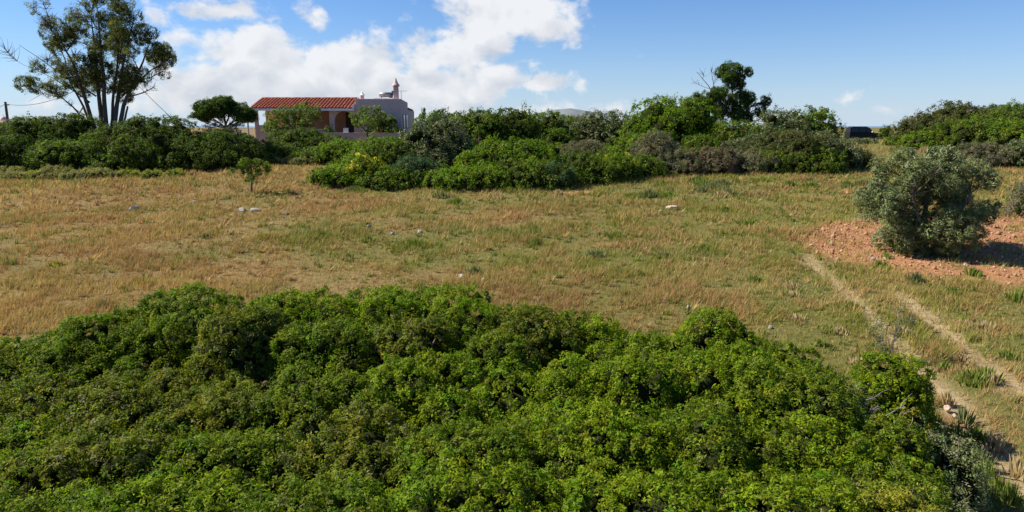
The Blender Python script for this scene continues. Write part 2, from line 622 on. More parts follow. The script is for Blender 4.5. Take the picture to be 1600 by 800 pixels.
def dome_lobes(rx, ry, h, lobe, flat=2.6, rough=.10):
    """spheres of very mixed size that together make an uneven, flat-topped mound on z = 0"""
    out = [(0, 0, h * .40, min(rx, ry, h * .8) * .55)]
    n = int(2.6 * (rx * ry + (rx + ry) * h * .5) / (lobe * lobe)) + 5
    for i in range(n):
        a = rng.uniform(0, 2 * math.pi)
        d = math.sqrt(rng.random())
        r = lobe * float(np.clip(rng.lognormal(-.12, .42), .4, 1.7))
        zt = h * (1 - .62 * d ** flat) + rng.normal(0, rough) * h - (h * rng.uniform(.1, .45) if rng.random() < .25 else 0)
        r = min(r, max(.12, zt * .6))
        out.append((math.cos(a) * d * max(.05, rx - r * .5), math.sin(a) * d * max(.05, ry - r * .5), max(r * .3, min(zt, h * 1.04) - r), r))
    m = int(5.0 * (rx + ry) / (2 * lobe)) + 4          # skirt reaching the ground
    for i in range(m):
        a = rng.uniform(0, 2 * math.pi)
        r = lobe * rng.uniform(.5, 1.0)
        out.append((math.cos(a) * (rx - r * .7), math.sin(a) * (ry - r * .7), r * rng.uniform(.3, 1.0) + h * .25 * rng.random(), r))
    return out


def shrub(name, label, cat, group, x, y, rx, ry, h, style, lobe=None, keep=.9, dens=1.0, scale=1.0, extra=None, stems=6, inner=True, lobes=None, others=None, bare=0):
    z = T(x, y)
    root = empty(name, (x, y, z), label, cat, group)
    if lobe is None:
        lobe = .34 * min(rx, max(h, .4))
    if lobes is None:
        lobes = dome_lobes(rx, ry, h, lobe, 2.6, .15)

    def fl(px, py):
        return terrain(px + x, py + y) - z
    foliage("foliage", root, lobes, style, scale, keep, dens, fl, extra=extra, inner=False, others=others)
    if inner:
        twig_shade_core(root, lobes, fl, .62 if others is not None else .74)
    tb = Tubes(4)
    idx = rng.permutation(len(lobes))[:stems]
    for i in idx:
        lx, ly, lz, lr = lobes[i]
        a = np.array([rng.normal(0, .08 * rx), rng.normal(0, .08 * ry), -.05])
        b = np.array([lx, ly, max(lz, .12)])
        mid = (a + b) / 2 + np.array([rng.normal(0, .1), rng.normal(0, .1), .12 * h])
        t = np.linspace(0, 1, 6)[:, None]
        pts = (1 - t) ** 2 * a + 2 * t * (1 - t) * mid + t * t * b
        rad = np.linspace(.022, .006, 6) * (1 + h * .5)
        tb.add(pts, rad)
    for k in range(bare):          # bare shoots that stand out of the leaves
        lx, ly, lz, lr = lobes[rng.integers(len(lobes))]
        u = unit(rand_unit(1, .1) + np.array([[0, -.2, .5]]))[0]
        a = np.array([lx, ly, lz]) + u * lr * .7
        e = np.array([lx, ly, lz]) + u * (lr + rng.uniform(.06, .22)) + rng.normal(0, .05, 3)
        tb.add(bez(a, (a + e) / 2 + rng.normal(0, .03, 3), e, 4), [.006, .005, .004, .002])
    o = tb.build("branches", TWIG, root)
    if o:
        o["kind"] = "stuff"
    return root


ICO_V, ICO_F = None, None


def twig_shade_core(parent, lobes, floor, k=.62, others=None):
    """twigs and old leaves inside a shrub, as lumps coloured dark for inner shade"""
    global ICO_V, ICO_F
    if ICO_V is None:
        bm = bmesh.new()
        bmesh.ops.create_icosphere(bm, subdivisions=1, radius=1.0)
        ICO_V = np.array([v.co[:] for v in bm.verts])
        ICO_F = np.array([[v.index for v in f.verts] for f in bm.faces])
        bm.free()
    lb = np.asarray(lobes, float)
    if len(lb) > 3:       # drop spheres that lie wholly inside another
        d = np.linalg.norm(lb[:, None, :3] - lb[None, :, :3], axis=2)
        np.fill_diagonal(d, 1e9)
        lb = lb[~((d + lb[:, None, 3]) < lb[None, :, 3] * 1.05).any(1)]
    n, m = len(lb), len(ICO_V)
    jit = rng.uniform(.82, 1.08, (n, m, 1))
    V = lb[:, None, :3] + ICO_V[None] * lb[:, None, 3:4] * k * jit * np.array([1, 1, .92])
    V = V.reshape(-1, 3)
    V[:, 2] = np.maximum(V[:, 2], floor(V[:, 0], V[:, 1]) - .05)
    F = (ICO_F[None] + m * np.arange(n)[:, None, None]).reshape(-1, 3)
    o = np_mesh("inner_twig_shade", V, F, CORE, parent)
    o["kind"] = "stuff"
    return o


def bez(a, b, c, n):
    t = np.linspace(0, 1, n)[:, None]
    return (1 - t) ** 2 * np.asarray(a) + 2 * t * (1 - t) * np.asarray(b) + t * t * np.asarray(c)


def tree(name, label, x, y, stems, clusters, style, bark, z=None, twigs=8, scale=1.0, keep=.85, dens=1.0, twig_r=.012, group=None, inner=False):
    """stems: (base offset, bend, tip, r0, r1); clusters: (x, y, z, r, fullness), all local metres"""
    if z is None:
        z = T(x, y)
    root = empty(name, (x, y, z), label, "tree", group)
    tk = Tubes(7)
    sp_all, sr_all = [], []
    for a, b, c, r0, r1 in stems:
        p = bez(a, b, c, 14)
        wob = np.stack([fbm(np.linspace(0, 4, 14) + a[0] * 9, np.full(14, c[0]), s, 2) - .5 for s in (1, 2, 3)], 1)
        p = p + wob * np.linspace(0, .55, 14)[:, None] * np.array([1, 1, .2]) * min(1, np.linalg.norm(np.array(c) - np.array(a)) / 4)
        r = np.linspace(r0, r1, 14)
        r[0] *= 1.35
        tk.add(p, r)
        sp_all.append(p)
        sr_all.append(r)
    tk.build("trunk", bark, root)
    SP, SR = np.concatenate(sp_all), np.concatenate(sr_all)
    br = Tubes(4)
    lobes = []
    for cx, cy, cz, cr, full in clusters:
        c = np.array([cx, cy, cz])
        d = c - SP
        hor = np.hypot(d[:, 0], d[:, 1])
        cost = np.linalg.norm(d, axis=1) + np.where(d[:, 2] < .35 * hor, 2.5, 0) + np.where(SP[:, 2] < .18 * SP[:, 2].max(), 3, 0)
        i = int(np.argmin(cost))
        a = SP[i]
        mid = (a + c) / 2 + np.array([rng.normal(0, .12), rng.normal(0, .12), -.10 * np.linalg.norm(c - a)])
        p = bez(a, mid, c, 9)
        r0 = min(SR[i] * .7, .012 + .02 * np.linalg.norm(c - a) + .03 * cr)
        br.add(p, np.linspace(r0, twig_r * .9, 9))
        for k in range(int(twigs * (1.6 if full < .5 else 1))):
            u = unit(rand_unit(1) + np.array([[0, 0, .55]]) + .5 * unit((c - a)[None]))[0]
            s = p[rng.integers(4, 9)]
            e = s + u * cr * rng.uniform(.8, 1.5)
            m_ = (s + e) / 2 + rng.normal(0, .08 * cr, 3)
            br.add(bez(s, m_, e, 5), np.linspace(twig_r, twig_r * .3, 5))
        if full > .05:
            nsub = 3 + int(4 * full)
            for k in range(nsub):
                u = rand_unit(1)[0] * np.array([1, 1, .75])
                rr = cr * rng.uniform(.38, .58)
                lobes.append((*(c + u * cr * .55), rr, full))
    o = br.build("branches", bark, root)
    if o:
        o["kind"] = "stuff"
    st = STYLES[style]
    Vs, Fs, Cs, n0 = [], [], [], 0
    for lvl in (0.12, 0.35, 0.65, 1.01):
        lo = {0.12: 0, .35: .12, .65: .35, 1.01: .65}[lvl]
        ls = [q[:4] for q in lobes if lo <= q[4] < lvl]
        if not ls:
            continue
        P, O = lobe_tufts(ls, st, scale, None, keep * min(1, lvl + .1), -1.0)
        V, F, C = leaves(P, O, st, scale, dens)
        Vs.append(V); Fs.append(F + n0); Cs.append(C); n0 += len(V)
        if inner and lvl > .6:
            st2 = dict(st); st2.update(L=st['L'] * 1.8, W=st['W'] * 2, n=max(8, st['n'] // 3), sp=st['sp'] * 1.6)
            lb = np.array(ls); lb[:, 3] *= .65
            P, O = lobe_tufts(lb, st2, scale, None, 1, -1.0)
            V, F, C = leaves(P, O, st2, scale, dens)
            Vs.append(V); Fs.append(F + n0); Cs.append(C); n0 += len(V)
    if Vs:
        np_mesh("crown", np.concatenate(Vs), np.concatenate(Fs), LEAF_OLIVE if style == 'olive' else LEAF, root, np.concatenate(Cs))
    return root


SOIL_POLY = [(9.87, 23.32), (12.27, 25.97), (14.65, 27.24), (16.56, 27.0), (19.42, 27.08), (22.48, 27.08), (15.74, 18.2), (13.86, 18.01), (12.49, 18.58), (10.77, 18.72), (9.98, 20.08), (9.38, 21.3)]
SOIL_SPOTS = [(2.49, 33.18, 0.94, 0.54), (15.09, 41.52, 1.95, 2.21), (12.0, 40.24, 0.75, 1.57), (33.52, 46.26, 2.6, 1.82), (7.45, 10.83, 0.15, 0.25), (3.26, 33.16, 0.78, 0.57), (3.46, 22.73, 0.54, 0.39), (10.05, 24.97, 0.28, 0.54)]
RUTS = [([(9.19, 21.05), (9.04, 19.89), (8.85, 18.05), (8.58, 16.27), (8.27, 14.5), (7.95, 12.96), (7.69, 11.57), (7.4, 10.26), (7.16, 9.18), (6.96, 8.07)], .34), ([(10.02, 17.19), (9.8, 15.79), (9.56, 14.42), (9.29, 12.96), (9.15, 11.7), (9.01, 10.48)], .40)]
GRAVEL_BOX = (8.38, 23.48, 10.010000000000002, 28.24)
GRASS_ZONES = [(7, 13, 80000, .13, .011), (13, 20, 165000, .14, .015), (20, 30, 170000, .155, .022), (30, 46, 150000, .175, .034), (46, 75, 40000, .25, .05)]
BROWN_SPOTS = [(8.36, 11.06, 1.6), (8.92, 12.98, 1.0), (7.64, 9.6, 1.2), (2.14, 28.45, 1.5), (-3.78, 24.91, 2.0), (8.89, 11.82, 1.2), (-17.92, 27.13, 3.0), (-10.5, 22.04, 2.5), (-11.82, 33.18, 2.0), (0.93, 15.98, 1.5)]
CLUMPS = [
    (-3.3, 22.38, 0.64, 0.35, 'g'),
    (-4.94, 23.1, 0.31, 0.3, 'g'),
    (-2.43, 30.36, 0.52, 0.35, 'g'),
    (0.82, 22.81, 0.3, 0.4, 'g'),
    (-1.09, 18.94, 0.25, 0.35, 'b'),
    (3.61, 23.78, 0.54, 0.25, 'g'),
    (3.62, 18.88, 0.29, 0.2, 'g'),
    (9.9, 34.11, 0.96, 0.4, 'b'),
    (10.27, 32.21, 0.61, 0.4, 'b'),
    (9.72, 35.2, 0.46, 0.4, 'g'),
    (14.27, 35.06, 0.4, 0.4, 'g'),
    (17.04, 34.69, 0.33, 0.5, 'g'),
    (12.58, 22.04, 0.25, 0.3, 'g'),
    (10.79, 19.6, 0.37, 0.3, 'g'),
    (11.06, 18.28, 0.28, 0.35, 'b'),
    (13.06, 18.92, 0.22, 0.35, 'g'),
    (11.54, 20.66, 0.16, 0.2, 'g'),
    (-8.74, 23.62, 0.4, 0.25, 'y'),
    (-6.81, 23.92, 0.45, 0.3, 'g'),
    (-13.59, 20.01, 0.31, 0.2, 'y'),
    (-9.88, 17.87, 0.34, 0.25, 'y'),
    (-7.55, 33.58, 0.57, 0.3, 'g'),
    (12.73, 16.69, 0.32, 0.4, 'g'),
    (4.78, 20.88, 0.32, 0.25, 'b'),
    (2.6, 21.0, 0.44, 0.25, 'b'),
    (8.85, 28.47, 0.43, 0.3, 'g'),
    (8.98, 25.67, 0.49, 0.25, 'g'),
    (6.23, 21.81, 0.5, 0.25, 'g'),
    (-10.81, 23.71, 0.27, 0.25, 'b'),
    (-9.96, 16.08, 0.22, 0.25, 'b'),
    (8.84, 12.09, 0.24, 0.3, 'g'),
    (9.95, 13.07, 0.2, 0.25, 'g'),
    (14.78, 26.07, 0.4, 0.3, 'g'),
    (14.18, 25.41, 0.34, 0.3, 'g'),
    (4.15, 32.76, 0.31, 0.35, 'y'),
    (6.7, 18.34, 0.35, 0.25, 'g'),
    (4.09, 11.8, 0.16, 0.3, 'g'),
    (8.29, 16.15, 0.25, 0.2, 'g'),
    (6.8, 10.38, 0.1, 0.35, 'g'),
    (6.34, 8.91, 0.14, 0.35, 'g'),
    (6.73, 9.1, 0.15, 0.4, 'b'),
    (6.16, 8.44, 0.15, 0.45, 'g'),
    (7.25, 9.6, 0.13, 0.35, 't'),
    (6.6, 8.77, 0.16, 0.4, 'g'),
    (7.18, 8.95, 0.14, 0.35, 't'),
    (7.12, 9.76, 0.12, 0.4, 'g'),
    (7.32, 10.38, 0.12, 0.4, 'b'),
    (6.55, 8.25, 0.15, 0.4, 'g'),
    (6.84, 9.78, 0.12, 0.45, 'g'),
    (7.49, 11.08, 0.1, 0.3, 't'),
    (6.58, 8.48, 0.17, 0.3, 'g'),
    (8.33, 12.52, 0.12, 0.2, 'g'),
    (-2.88, 33.89, 0.38, 0.4, 'g'),
    (7.0, 32.01, 0.41, 0.39, 'g'),
    (18.38, 34.07, 0.54, 0.37, 'g'),
    (-3.24, 36.12, 0.57, 0.35, 'g'),
    (9.93, 36.52, 0.52, 0.4, 'b'),
    (11.7, 32.27, 0.34, 0.4, 't'),
    (9.79, 31.75, 0.39, 0.45, 't'),
    (18.45, 35.99, 0.38, 0.26, 't'),
    (-3.26, 31.81, 0.4, 0.41, 'b'),
    (2.14, 32.37, 0.45, 0.38, 't'),
    (6.42, 31.96, 0.49, 0.48, 'b'),
    (17.76, 33.11, 0.31, 0.47, 'g'),
    (10.9, 35.51, 0.54, 0.39, 'b'),
    (-6.14, 34.4, 0.47, 0.37, 'b'),
    (13.08, 34.54, 0.3, 0.32, 't'),
    (15.9, 36.34, 0.47, 0.26, 'b'),
    (5.52, 31.81, 0.35, 0.31, 'g'),
    (-0.94, 36.56, 0.46, 0.26, 'g'),
    (18.2, 35.06, 0.34, 0.42, 'b'),
    (-0.71, 31.55, 0.56, 0.34, 't'),
    (15.03, 34.48, 0.55, 0.42, 'g'),
    (7.36, 31.89, 0.43, 0.36, 'g'),
    (16.8, 34.23, 0.34, 0.33, 'b'),
    (-9.47, 34.9, 0.45, 0.26, 'g'),
    (-7.8, 33.68, 0.41, 0.42, 'b'),
    (7.76, 35.16, 0.42, 0.4, 'g'),
    (18.09, 35.3, 0.41, 0.4, 'b'),
    (-4.86, 36.16, 0.52, 0.46, 'b'),
    (-1.16, 34.8, 0.52, 0.26, 'g'),
    (-0.91, 35.71, 0.53, 0.31, 'g'),
    (9.22, 33.16, 0.28, 0.4, 'b'),
    (9.79, 35.61, 0.53, 0.49, 'g'),
    (-0.12, 33.42, 0.56, 0.36, 'g'),
    (13.41, 36.55, 0.59, 0.33, 'g'),
    (10.33, 14.99, 0.27, 0.16, 't'),
    (8.5, 14.44, 0.2, 0.28, 't'),
    (7.19, 14.42, 0.18, 0.21, 't'),
    (7.48, 17.68, 0.29, 0.28, 't'),
    (6.68, 11.37, 0.24, 0.15, 't'),
    (8.84, 12.9, 0.2, 0.19, 't'),
    (8.45, 11.91, 0.27, 0.3, 'g'),
    (11.5, 17.35, 0.28, 0.25, 'g'),
    (8.38, 11.74, 0.22, 0.15, 'g'),
    (6.59, 15.24, 0.23, 0.23, 't'),
    (4.62, 11.66, 0.12, 0.17, 't'),
    (11.42, 17.2, 0.14, 0.17, 'g'),
    (5.38, 12.26, 0.28, 0.27, 'g'),
    (7.47, 13.49, 0.18, 0.26, 'g'),
    (6.47, 13.72, 0.18, 0.22, 'g'),
    (8.57, 12.32, 0.11, 0.16, 't'),
    (8.86, 11.95, 0.12, 0.23, 't'),
    (7.21, 17.0, 0.18, 0.21, 't'),
    (8.04, 16.05, 0.17, 0.17, 'g'),
    (9.34, 14.7, 0.12, 0.18, 't'),
    (7.12, 13.05, 0.21, 0.25, 'g'),
    (8.65, 14.37, 0.17, 0.22, 't'),
    (6.8, 12.81, 0.19, 0.19, 't'),
    (10.58, 17.02, 0.18, 0.21, 'g'),
    (10.55, 14.73, 0.28, 0.27, 't'),
    (5.36, 12.79, 0.29, 0.26, 't'),
    (32.27, 53.31, 0.64, 0.35, 'g'),
    (35.38, 60, 0.53, 0.56, 'g'),
    (36.23, 60, 0.79, 0.47, 'g'),
    (33.37, 60, 0.59, 0.65, 'b'),
    (31.58, 52.73, 0.32, 0.68, 'g'),
    (30.34, 53.81, 0.86, 0.33, 'b'),
    (37.13, 60, 0.35, 0.8, 'g'),
    (31.69, 53.77, 0.87, 0.43, 't'),
    (34.01, 54.43, 0.88, 0.49, 'g'),
    (37.62, 60, 0.75, 0.38, 't'),
    (34.0, 60, 0.83, 0.38, 't'),
    (31.38, 51.29, 0.61, 0.52, 'g'),
    (30.42, 53.75, 0.39, 0.56, 'g'),
    (33.85, 54.74, 0.77, 0.64, 't'),
    (32.75, 54.62, 0.89, 0.74, 'b'),
    (31.73, 56.98, 0.53, 0.39, 'b'),
    (32.35, 56.47, 0.82, 0.51, 't'),
    (36.38, 60, 0.65, 0.75, 'g'),
    (31.68, 53.56, 0.81, 0.5, 'g'),
    (35.35, 60, 0.44, 0.66, 'g'),
    (32.42, 51.69, 0.45, 0.39, 'b'),
    (31.14, 55.04, 0.71, 0.32, 'b'),
    (34.0, 60, 0.41, 0.35, 'g'),
    (33.81, 60, 0.85, 0.32, 't'),
    (32.23, 53.83, 0.3, 0.47, 't'),
    (34.94, 60, 0.69, 0.67, 't'),
    (32.4, 55.44, 0.37, 0.44, 't'),
    (29.38, 52.04, 0.85, 0.35, 'b'),
    (36.31, 60, 0.57, 0.63, 'b'),
    (29.07, 51.5, 0.5, 0.58, 'g'),
    (33.48, 55.37, 0.34, 0.45, 'g'),
    (32.21, 53.35, 0.39, 0.49, 't'),
    (29.17, 51.59, 0.38, 0.47, 't'),
    (32.27, 54.08, 0.57, 0.46, 'g'),
    (36.39, 60, 0.41, 0.58, 't'),
    (34.88, 60, 0.53, 0.74, 'g'),
    (35.41, 60, 0.72, 0.56, 'b'),
    (37.51, 60, 0.79, 0.33, 't'),
    (37.01, 60, 0.46, 0.35, 'g'),
    (30.75, 51.41, 0.37, 0.65, 't'),
]
STONES = [
    (-15.94, 28.64, 0.6, 0.27, 'p', 'pale angular stone pair lying alone in the brown left meadow'),
    (-14.09, 30.21, 0.34, 0.15, 'p', 'small pale flat stone between two larger stones in the left meadow'),
    (-11.37, 28.59, 0.43, 0.2, 'p', 'grey stone left of its pale neighbour below the young tree'),
    (-10.73, 28.38, 0.54, 0.24, 'p', 'long pale stone right of its grey neighbour below the young tree'),
    (-9.26, 27.81, 0.37, 0.18, 'd', 'dark lichen-covered stone standing right of the pale stones'),
    (6.75, 28.78, 0.6, 0.27, 'r', 'pinkish pale stone in the green meadow, larger of two'),
    (6.13, 28.02, 0.24, 0.15, 'p', 'small grey stone beside the pinkish stone in the meadow'),
    (-5.36, 25.41, 0.22, 0.15, 'p', 'small white stone left of the dry straw patch mid-meadow'),
    (-4.3, 24.23, 0.21, 0.15, 'p', 'grey stone in the middle of the dry straw patch'),
    (-3.33, 24.38, 0.28, 0.2, 'p', 'pale stone at the right of the dry straw patch'),
    (-11.53, 18.83, 0.14, 0.12, 'p', 'small white stone low in the left meadow above the thicket'),
    (-1.43, 18.63, 0.32, 0.14, 'p', 'flat grey stone just above the middle of the thicket'),
    (-0.79, 18.23, 0.16, 0.1, 'p', 'little pale stone beside the flat grey stone above the thicket'),
    (5.76, 14.67, 0.13, 0.1, 'p', 'round white stone in the grass, left of the wheel ruts'),
    (4.24, 15.91, 0.15, 0.1, 'p', 'pale stone just above the bright round bush'),
    (10.99, 20.41, 0.18, 0.12, 'p', 'white stone near the front edge of the red soil'),
    (13.01, 23.9, 0.16, 0.1, 'p', 'small white stone on red soil left of the olive'),
    (9.91, 22.27, 0.17, 0.08, 'r', 'pale stone at the left tip of the red soil'),
    (11.31, 33.16, 0.22, 0.1, 'p', 'tiny white stone in the far meadow'),
    (7.34, 10.83, 0.17, 0.1, 'r', 'reddish slab of stone beside the lower wheel rut'),
    (7.29, 10.55, 0.11, 0.08, 'r', 'small reddish stone next to the slab by the rut'),
    (0.99, 15.71, 0.14, 0.1, 'p', 'small pale stone peeping out behind the thicket'),
]
SHRUBS = [   # name, x, y, half widths, height, style, label, group
    ('shrub', -31.23, 45, 3.49, 3.09, 2.82, 'dark', 'dark evergreen shrub at the far left, right of the leaning pole', 'scrub belt on the left'),
    ('shrub', -28.59, 45, 2.33, 1.93, 3.14, 'dark', 'dark round-topped evergreen shrub left of the eucalyptus trunk', 'scrub belt on the left'),
    ('shrub', -30.62, 42.5, 3.09, 2.93, 1.89, 'dark', 'green shrub in the front of the left scrub at the picture edge', 'scrub belt on the left'),
    ('shrub', -26.49, 42, 2.83, 2.2, 1.71, 'mid', 'lighter green front shrub below the dark round-topped one on the left', 'scrub belt on the left'),
    ('shrub', -27.49, 47, 2.2, 1.92, 2.22, 'brownish', 'olive-brown shrub wrapped round the base of the eucalyptus', 'scrub belt on the left'),
    ('shrub', -22.32, 44, 4.1, 3.78, 2.94, 'dark', 'largest rounded dark green shrub of the left scrub, right of the eucalyptus', 'scrub belt on the left'),
    ('shrub', -23.11, 42, 2.4, 2.18, 1.7, 'mid', 'low green shrub at the meadow edge below the eucalyptus', 'scrub belt on the left'),
    ('shrub', -19.64, 42.5, 2.65, 2.28, 1.78, 'dark', 'dark shrub hanging over the meadow edge left of the young tree', 'scrub belt on the left'),
    ('shrub', -19.18, 45, 2.56, 2.01, 2.05, 'dark', 'dark green shrub below the umbrella pine', 'scrub belt on the left'),
    ('shrub', -17.59, 45, 1.87, 1.47, 1.13, 'dark', 'shaded shrub behind the young meadow tree', 'scrub belt on the left'),
    ('dead_bush', -20.98, 50, 2.33, 2.15, 1.83, 'rust', 'brownish twiggy shrub beneath the umbrella pine', 'scrub belt on the left'),
    ('shrub', -42.5, 60, 3.42, 2.82, 2.25, 'silver', 'grey-green low shrub behind the leaning pole', 'scrub belt on the left'),
    ('shrub', -40.5, 62, 2.89, 2.34, 2.2, 'silver', 'pale grey-green shrub on the skyline left of the eucalyptus', 'scrub belt on the left'),
    ('shrub', -16.0, 48, 1.99, 1.83, 0.88, 'dark', 'dark shrub at the left corner of the house', 'scrub belt below the house and in the centre'),
    ('shrub', -15.52, 51, 2.64, 2.21, 1.8, 'dark', 'broad dark shrub in front of the porch, under the left garden tree', 'scrub belt below the house and in the centre'),
    ('shrub', -13.3, 50, 1.81, 1.5, 1.47, 'dark', 'dark shrub below the porch parapet beside the arch', 'scrub belt below the house and in the centre'),
    ('shrub', -12.93, 46.5, 1.69, 1.54, 0.87, 'mid', 'low green shrub at the top of the grassy bay below the house', 'scrub belt below the house and in the centre'),
    ('shrub', -10.78, 47, 2.92, 2.37, 1.3, 'bright', 'bright green sprawling shrub under the garden wall', 'scrub belt below the house and in the centre'),
    ('shrub', -8.08, 46, 1.67, 1.56, 1.42, 'bright', 'vivid green shrub against the right end of the garden wall', 'scrub belt below the house and in the centre'),
    ('shrub', -6.3, 44, 1.83, 1.49, 1.68, 'bright', 'vivid green shrub right of the house corner', 'scrub belt below the house and in the centre'),
    ('shrub', -7.01, 39.5, 2.56, 2.17, 2.11, 'mid', 'rounded tree-like shrub with deep shade on its right, below the garden wall', 'scrub belt below the house and in the centre'),
    ('shrub', -8.42, 36.5, 2.28, 1.95, 1.02, 'bright', 'low bright shrub at the left tip of the central scrub', 'scrub belt below the house and in the centre'),
    ('shrub', -6.45, 35.5, 1.86, 1.66, 0.83, 'mid', 'low green shrub in front of the tree-like shrub', 'scrub belt below the house and in the centre'),
    ('shrub', -4.49, 40, 2.28, 2.12, 3.03, 'silver', 'tall loose grey-green shrub right of the house', 'scrub belt below the house and in the centre'),
    ('shrub', -4.92, 36.5, 1.52, 1.34, 1.28, 'blue', 'blue-green wispy shrub at the meadow edge, left of the big mound', 'scrub belt below the house and in the centre'),
    ('shrub', -4.77, 52, 2.96, 2.24, 2.95, 'mid', 'green shrub on the skyline right of the cypress pair', 'scrub belt below the house and in the centre'),
    ('shrub', -2.5, 47, 2.43, 1.92, 3.29, 'mid', 'green rounded shrub on the skyline, left of the darkest one', 'scrub belt below the house and in the centre'),
    ('shrub', -0.31, 48, 2.73, 2.39, 3.35, 'dark', 'darkest rounded shrub on the skyline right of the house', 'scrub belt below the house and in the centre'),
    ('shrub', 2.2, 50, 2.33, 1.8, 3.06, 'mid', 'green shrub on the skyline left of the distant hill', 'scrub belt below the house and in the centre'),
    ('shrub', 2.95, 47, 1.47, 1.32, 2.03, 'mid', 'small green shrub left of the brown wall', 'scrub belt below the house and in the centre'),
    ('dead_bush', -1.71, 41, 1.7, 1.35, 1.61, 'rust', 'brown twiggy shrub in the shade behind the big mound', 'scrub belt below the house and in the centre'),
    ('shrub', 0.0, 37.5, 2.92, 2.29, 2.0, 'bright', 'big bright green mound in the middle of the central scrub', 'scrub belt below the house and in the centre'),
    ('shrub', -2.04, 35.3, 2.4, 2.1, 0.92, 'bright', 'low bright skirt shrub left below the big mound', 'scrub belt below the house and in the centre'),
    ('shrub', 1.05, 35.3, 2.22, 1.75, 1.24, 'mid', 'green shrub at the foot of the big mound', 'scrub belt below the house and in the centre'),
    ('shrub', 2.2, 34.8, 0.91, 0.82, 1.1, 'blue', 'small blue-green rosemary-like shrub right of the mound foot', 'scrub belt below the house and in the centre'),
    ('shrub', 3.6, 37, 1.55, 1.23, 1.5, 'dark', 'dark grey-green shrub between mound and yellow broom', 'scrub belt below the house and in the centre'),
    ('shrub', 4.56, 36.4, 1.33, 1.21, 1.2, 'mid', 'dark green shrub at the meadow edge below the brown wall', 'scrub belt below the house and in the centre'),
    ('flowering_broom', 5.54, 37.3, 1.37, 1.28, 1.22, 'bright', 'yellowish green broom bush at the meadow edge in the centre', 'scrub belt below the house and in the centre'),
    ('flowering_broom', -7.67, 35.6, 0.82, 0.77, 1.44, 'bright', 'broom bush with yellow flowers at the left of the central scrub', 'scrub belt below the house and in the centre'),
    ('flowering_broom', -11.78, 46, 0.63, 0.49, 0.62, 'bright', 'tiny yellow-flowered broom at the top of the grassy bay', 'scrub belt below the house and in the centre'),
    ('shrub', 7.39, 53, 3.01, 2.43, 3.06, 'silver', 'rounded grey-green shrub on the skyline right of the distant hill', 'scrub belt below the house and in the centre'),
    ('dead_bush', 4.79, 45, 1.87, 1.65, 1.48, 'twiggy', 'grey twiggy shrub in front of the brown wall', 'scrub belt below the house and in the centre'),
    ('shrub', 7.35, 43, 1.78, 1.39, 1.92, 'bright', 'bright green shrub left of the grey dead bush', 'scrub belt below the house and in the centre'),
    ('dead_bush', 8.4, 41, 1.49, 1.26, 2.13, 'twiggy', 'tall grey dead bush in the centre-right scrub', 'scrub belt below the house and in the centre'),
    ('shrub', 7.15, 38.5, 1.4, 1.07, 1.06, 'mid', 'low dark green bush at the meadow edge', 'scrub belt below the house and in the centre'),
    ('shrub', 11.65, 49, 3.54, 3.31, 4.09, 'bright', 'largest bright green dome left of the twin-topped pine', 'scrub belt below the house and in the centre'),
    ('shrub', 9.05, 48, 1.49, 1.13, 2.73, 'mid', 'small green shrub at the left foot of the bright dome', 'scrub belt below the house and in the centre'),
    ('dead_bush', 9.72, 40, 1.58, 1.38, 1.19, 'twiggy', 'pale grey dead bush at the meadow edge, left of the brown round one', 'scrub belt below the house and in the centre'),
    ('dead_bush', 11.6, 40, 1.5, 1.28, 1.28, 'rust', 'round grey-brown dead bush at the meadow edge', 'scrub belt below the house and in the centre'),
    ('dead_bush', 14.06, 40.3, 1.47, 1.25, 1.07, 'twiggy', 'grey twiggy bush over the bare red earth', 'scrub belt below the house and in the centre'),
    ('shrub', 11.72, 43, 1.34, 1.01, 1.86, 'mid', 'green shrub between dome and pine, behind the dead bushes', 'scrub belt below the house and in the centre'),
    ('shrub', 15.13, 47, 2.43, 1.99, 2.63, 'mid', 'green shrub filling the foot of the twin-topped pine', 'scrub belt below the house and in the centre'),
    ('shrub', 14.29, 43, 1.78, 1.45, 1.97, 'silver', 'grey-green shrub in front of the twin-topped pine', 'scrub belt below the house and in the centre'),
    ('shrub', 18.03, 47, 2.68, 2.19, 3.29, 'silver', 'tall grey-green shrub right of the pine', 'scrub belt below the house and in the centre'),
    ('shrub', 20.51, 48, 2.18, 1.94, 3.37, 'mid', 'tall green shrub on the skyline left of the black car', 'scrub belt below the house and in the centre'),
    ('shrub', 16.84, 41.5, 2.59, 1.98, 2.2, 'brownish', 'brownish green shrub in the right part of the scrub belt', 'scrub belt below the house and in the centre'),
    ('shrub', 18.91, 42, 1.96, 1.8, 2.12, 'silver', 'grey-green shrub below the black car', 'scrub belt below the house and in the centre'),
    ('shrub', 14.95, 40.3, 1.47, 1.33, 1.14, 'mid', 'low green shrub at the meadow edge, right of the bare red earth', 'scrub belt below the house and in the centre'),
    ('shrub', 17.47, 40.3, 1.89, 1.43, 1.38, 'mid', 'low green shrub at the meadow edge below the brownish one', 'scrub belt below the house and in the centre'),
    ('shrub', 21.19, 42.5, 1.11, 0.85, 1.15, 'brownish', 'last brownish shrub of the belt before the gap to the plain', 'scrub belt below the house and in the centre'),
    ('shrub', -1.93, 60, 6.19, 5.87, 2.77, 'silver', 'distant grey-green row of growth on the skyline behind the darkest shrub', 'scrub belt below the house and in the centre'),
    ('shrub', 5.93, 76, 3.53, 3.35, 2.79, 'silver', 'distant grey-green shrub below the hill', 'scrub belt below the house and in the centre'),
    ('shrub', -6.37, 62, 1.15, 0.91, 2.8, 'dark', 'small dark shrub on the skyline beside the cypress pair', 'scrub belt below the house and in the centre'),
    ('shrub', 40.48, 75, 0.62, 0.47, 1.66, 'dark', 'small dark shrub beside the bonnet of the black car', 'scrub on the right'),
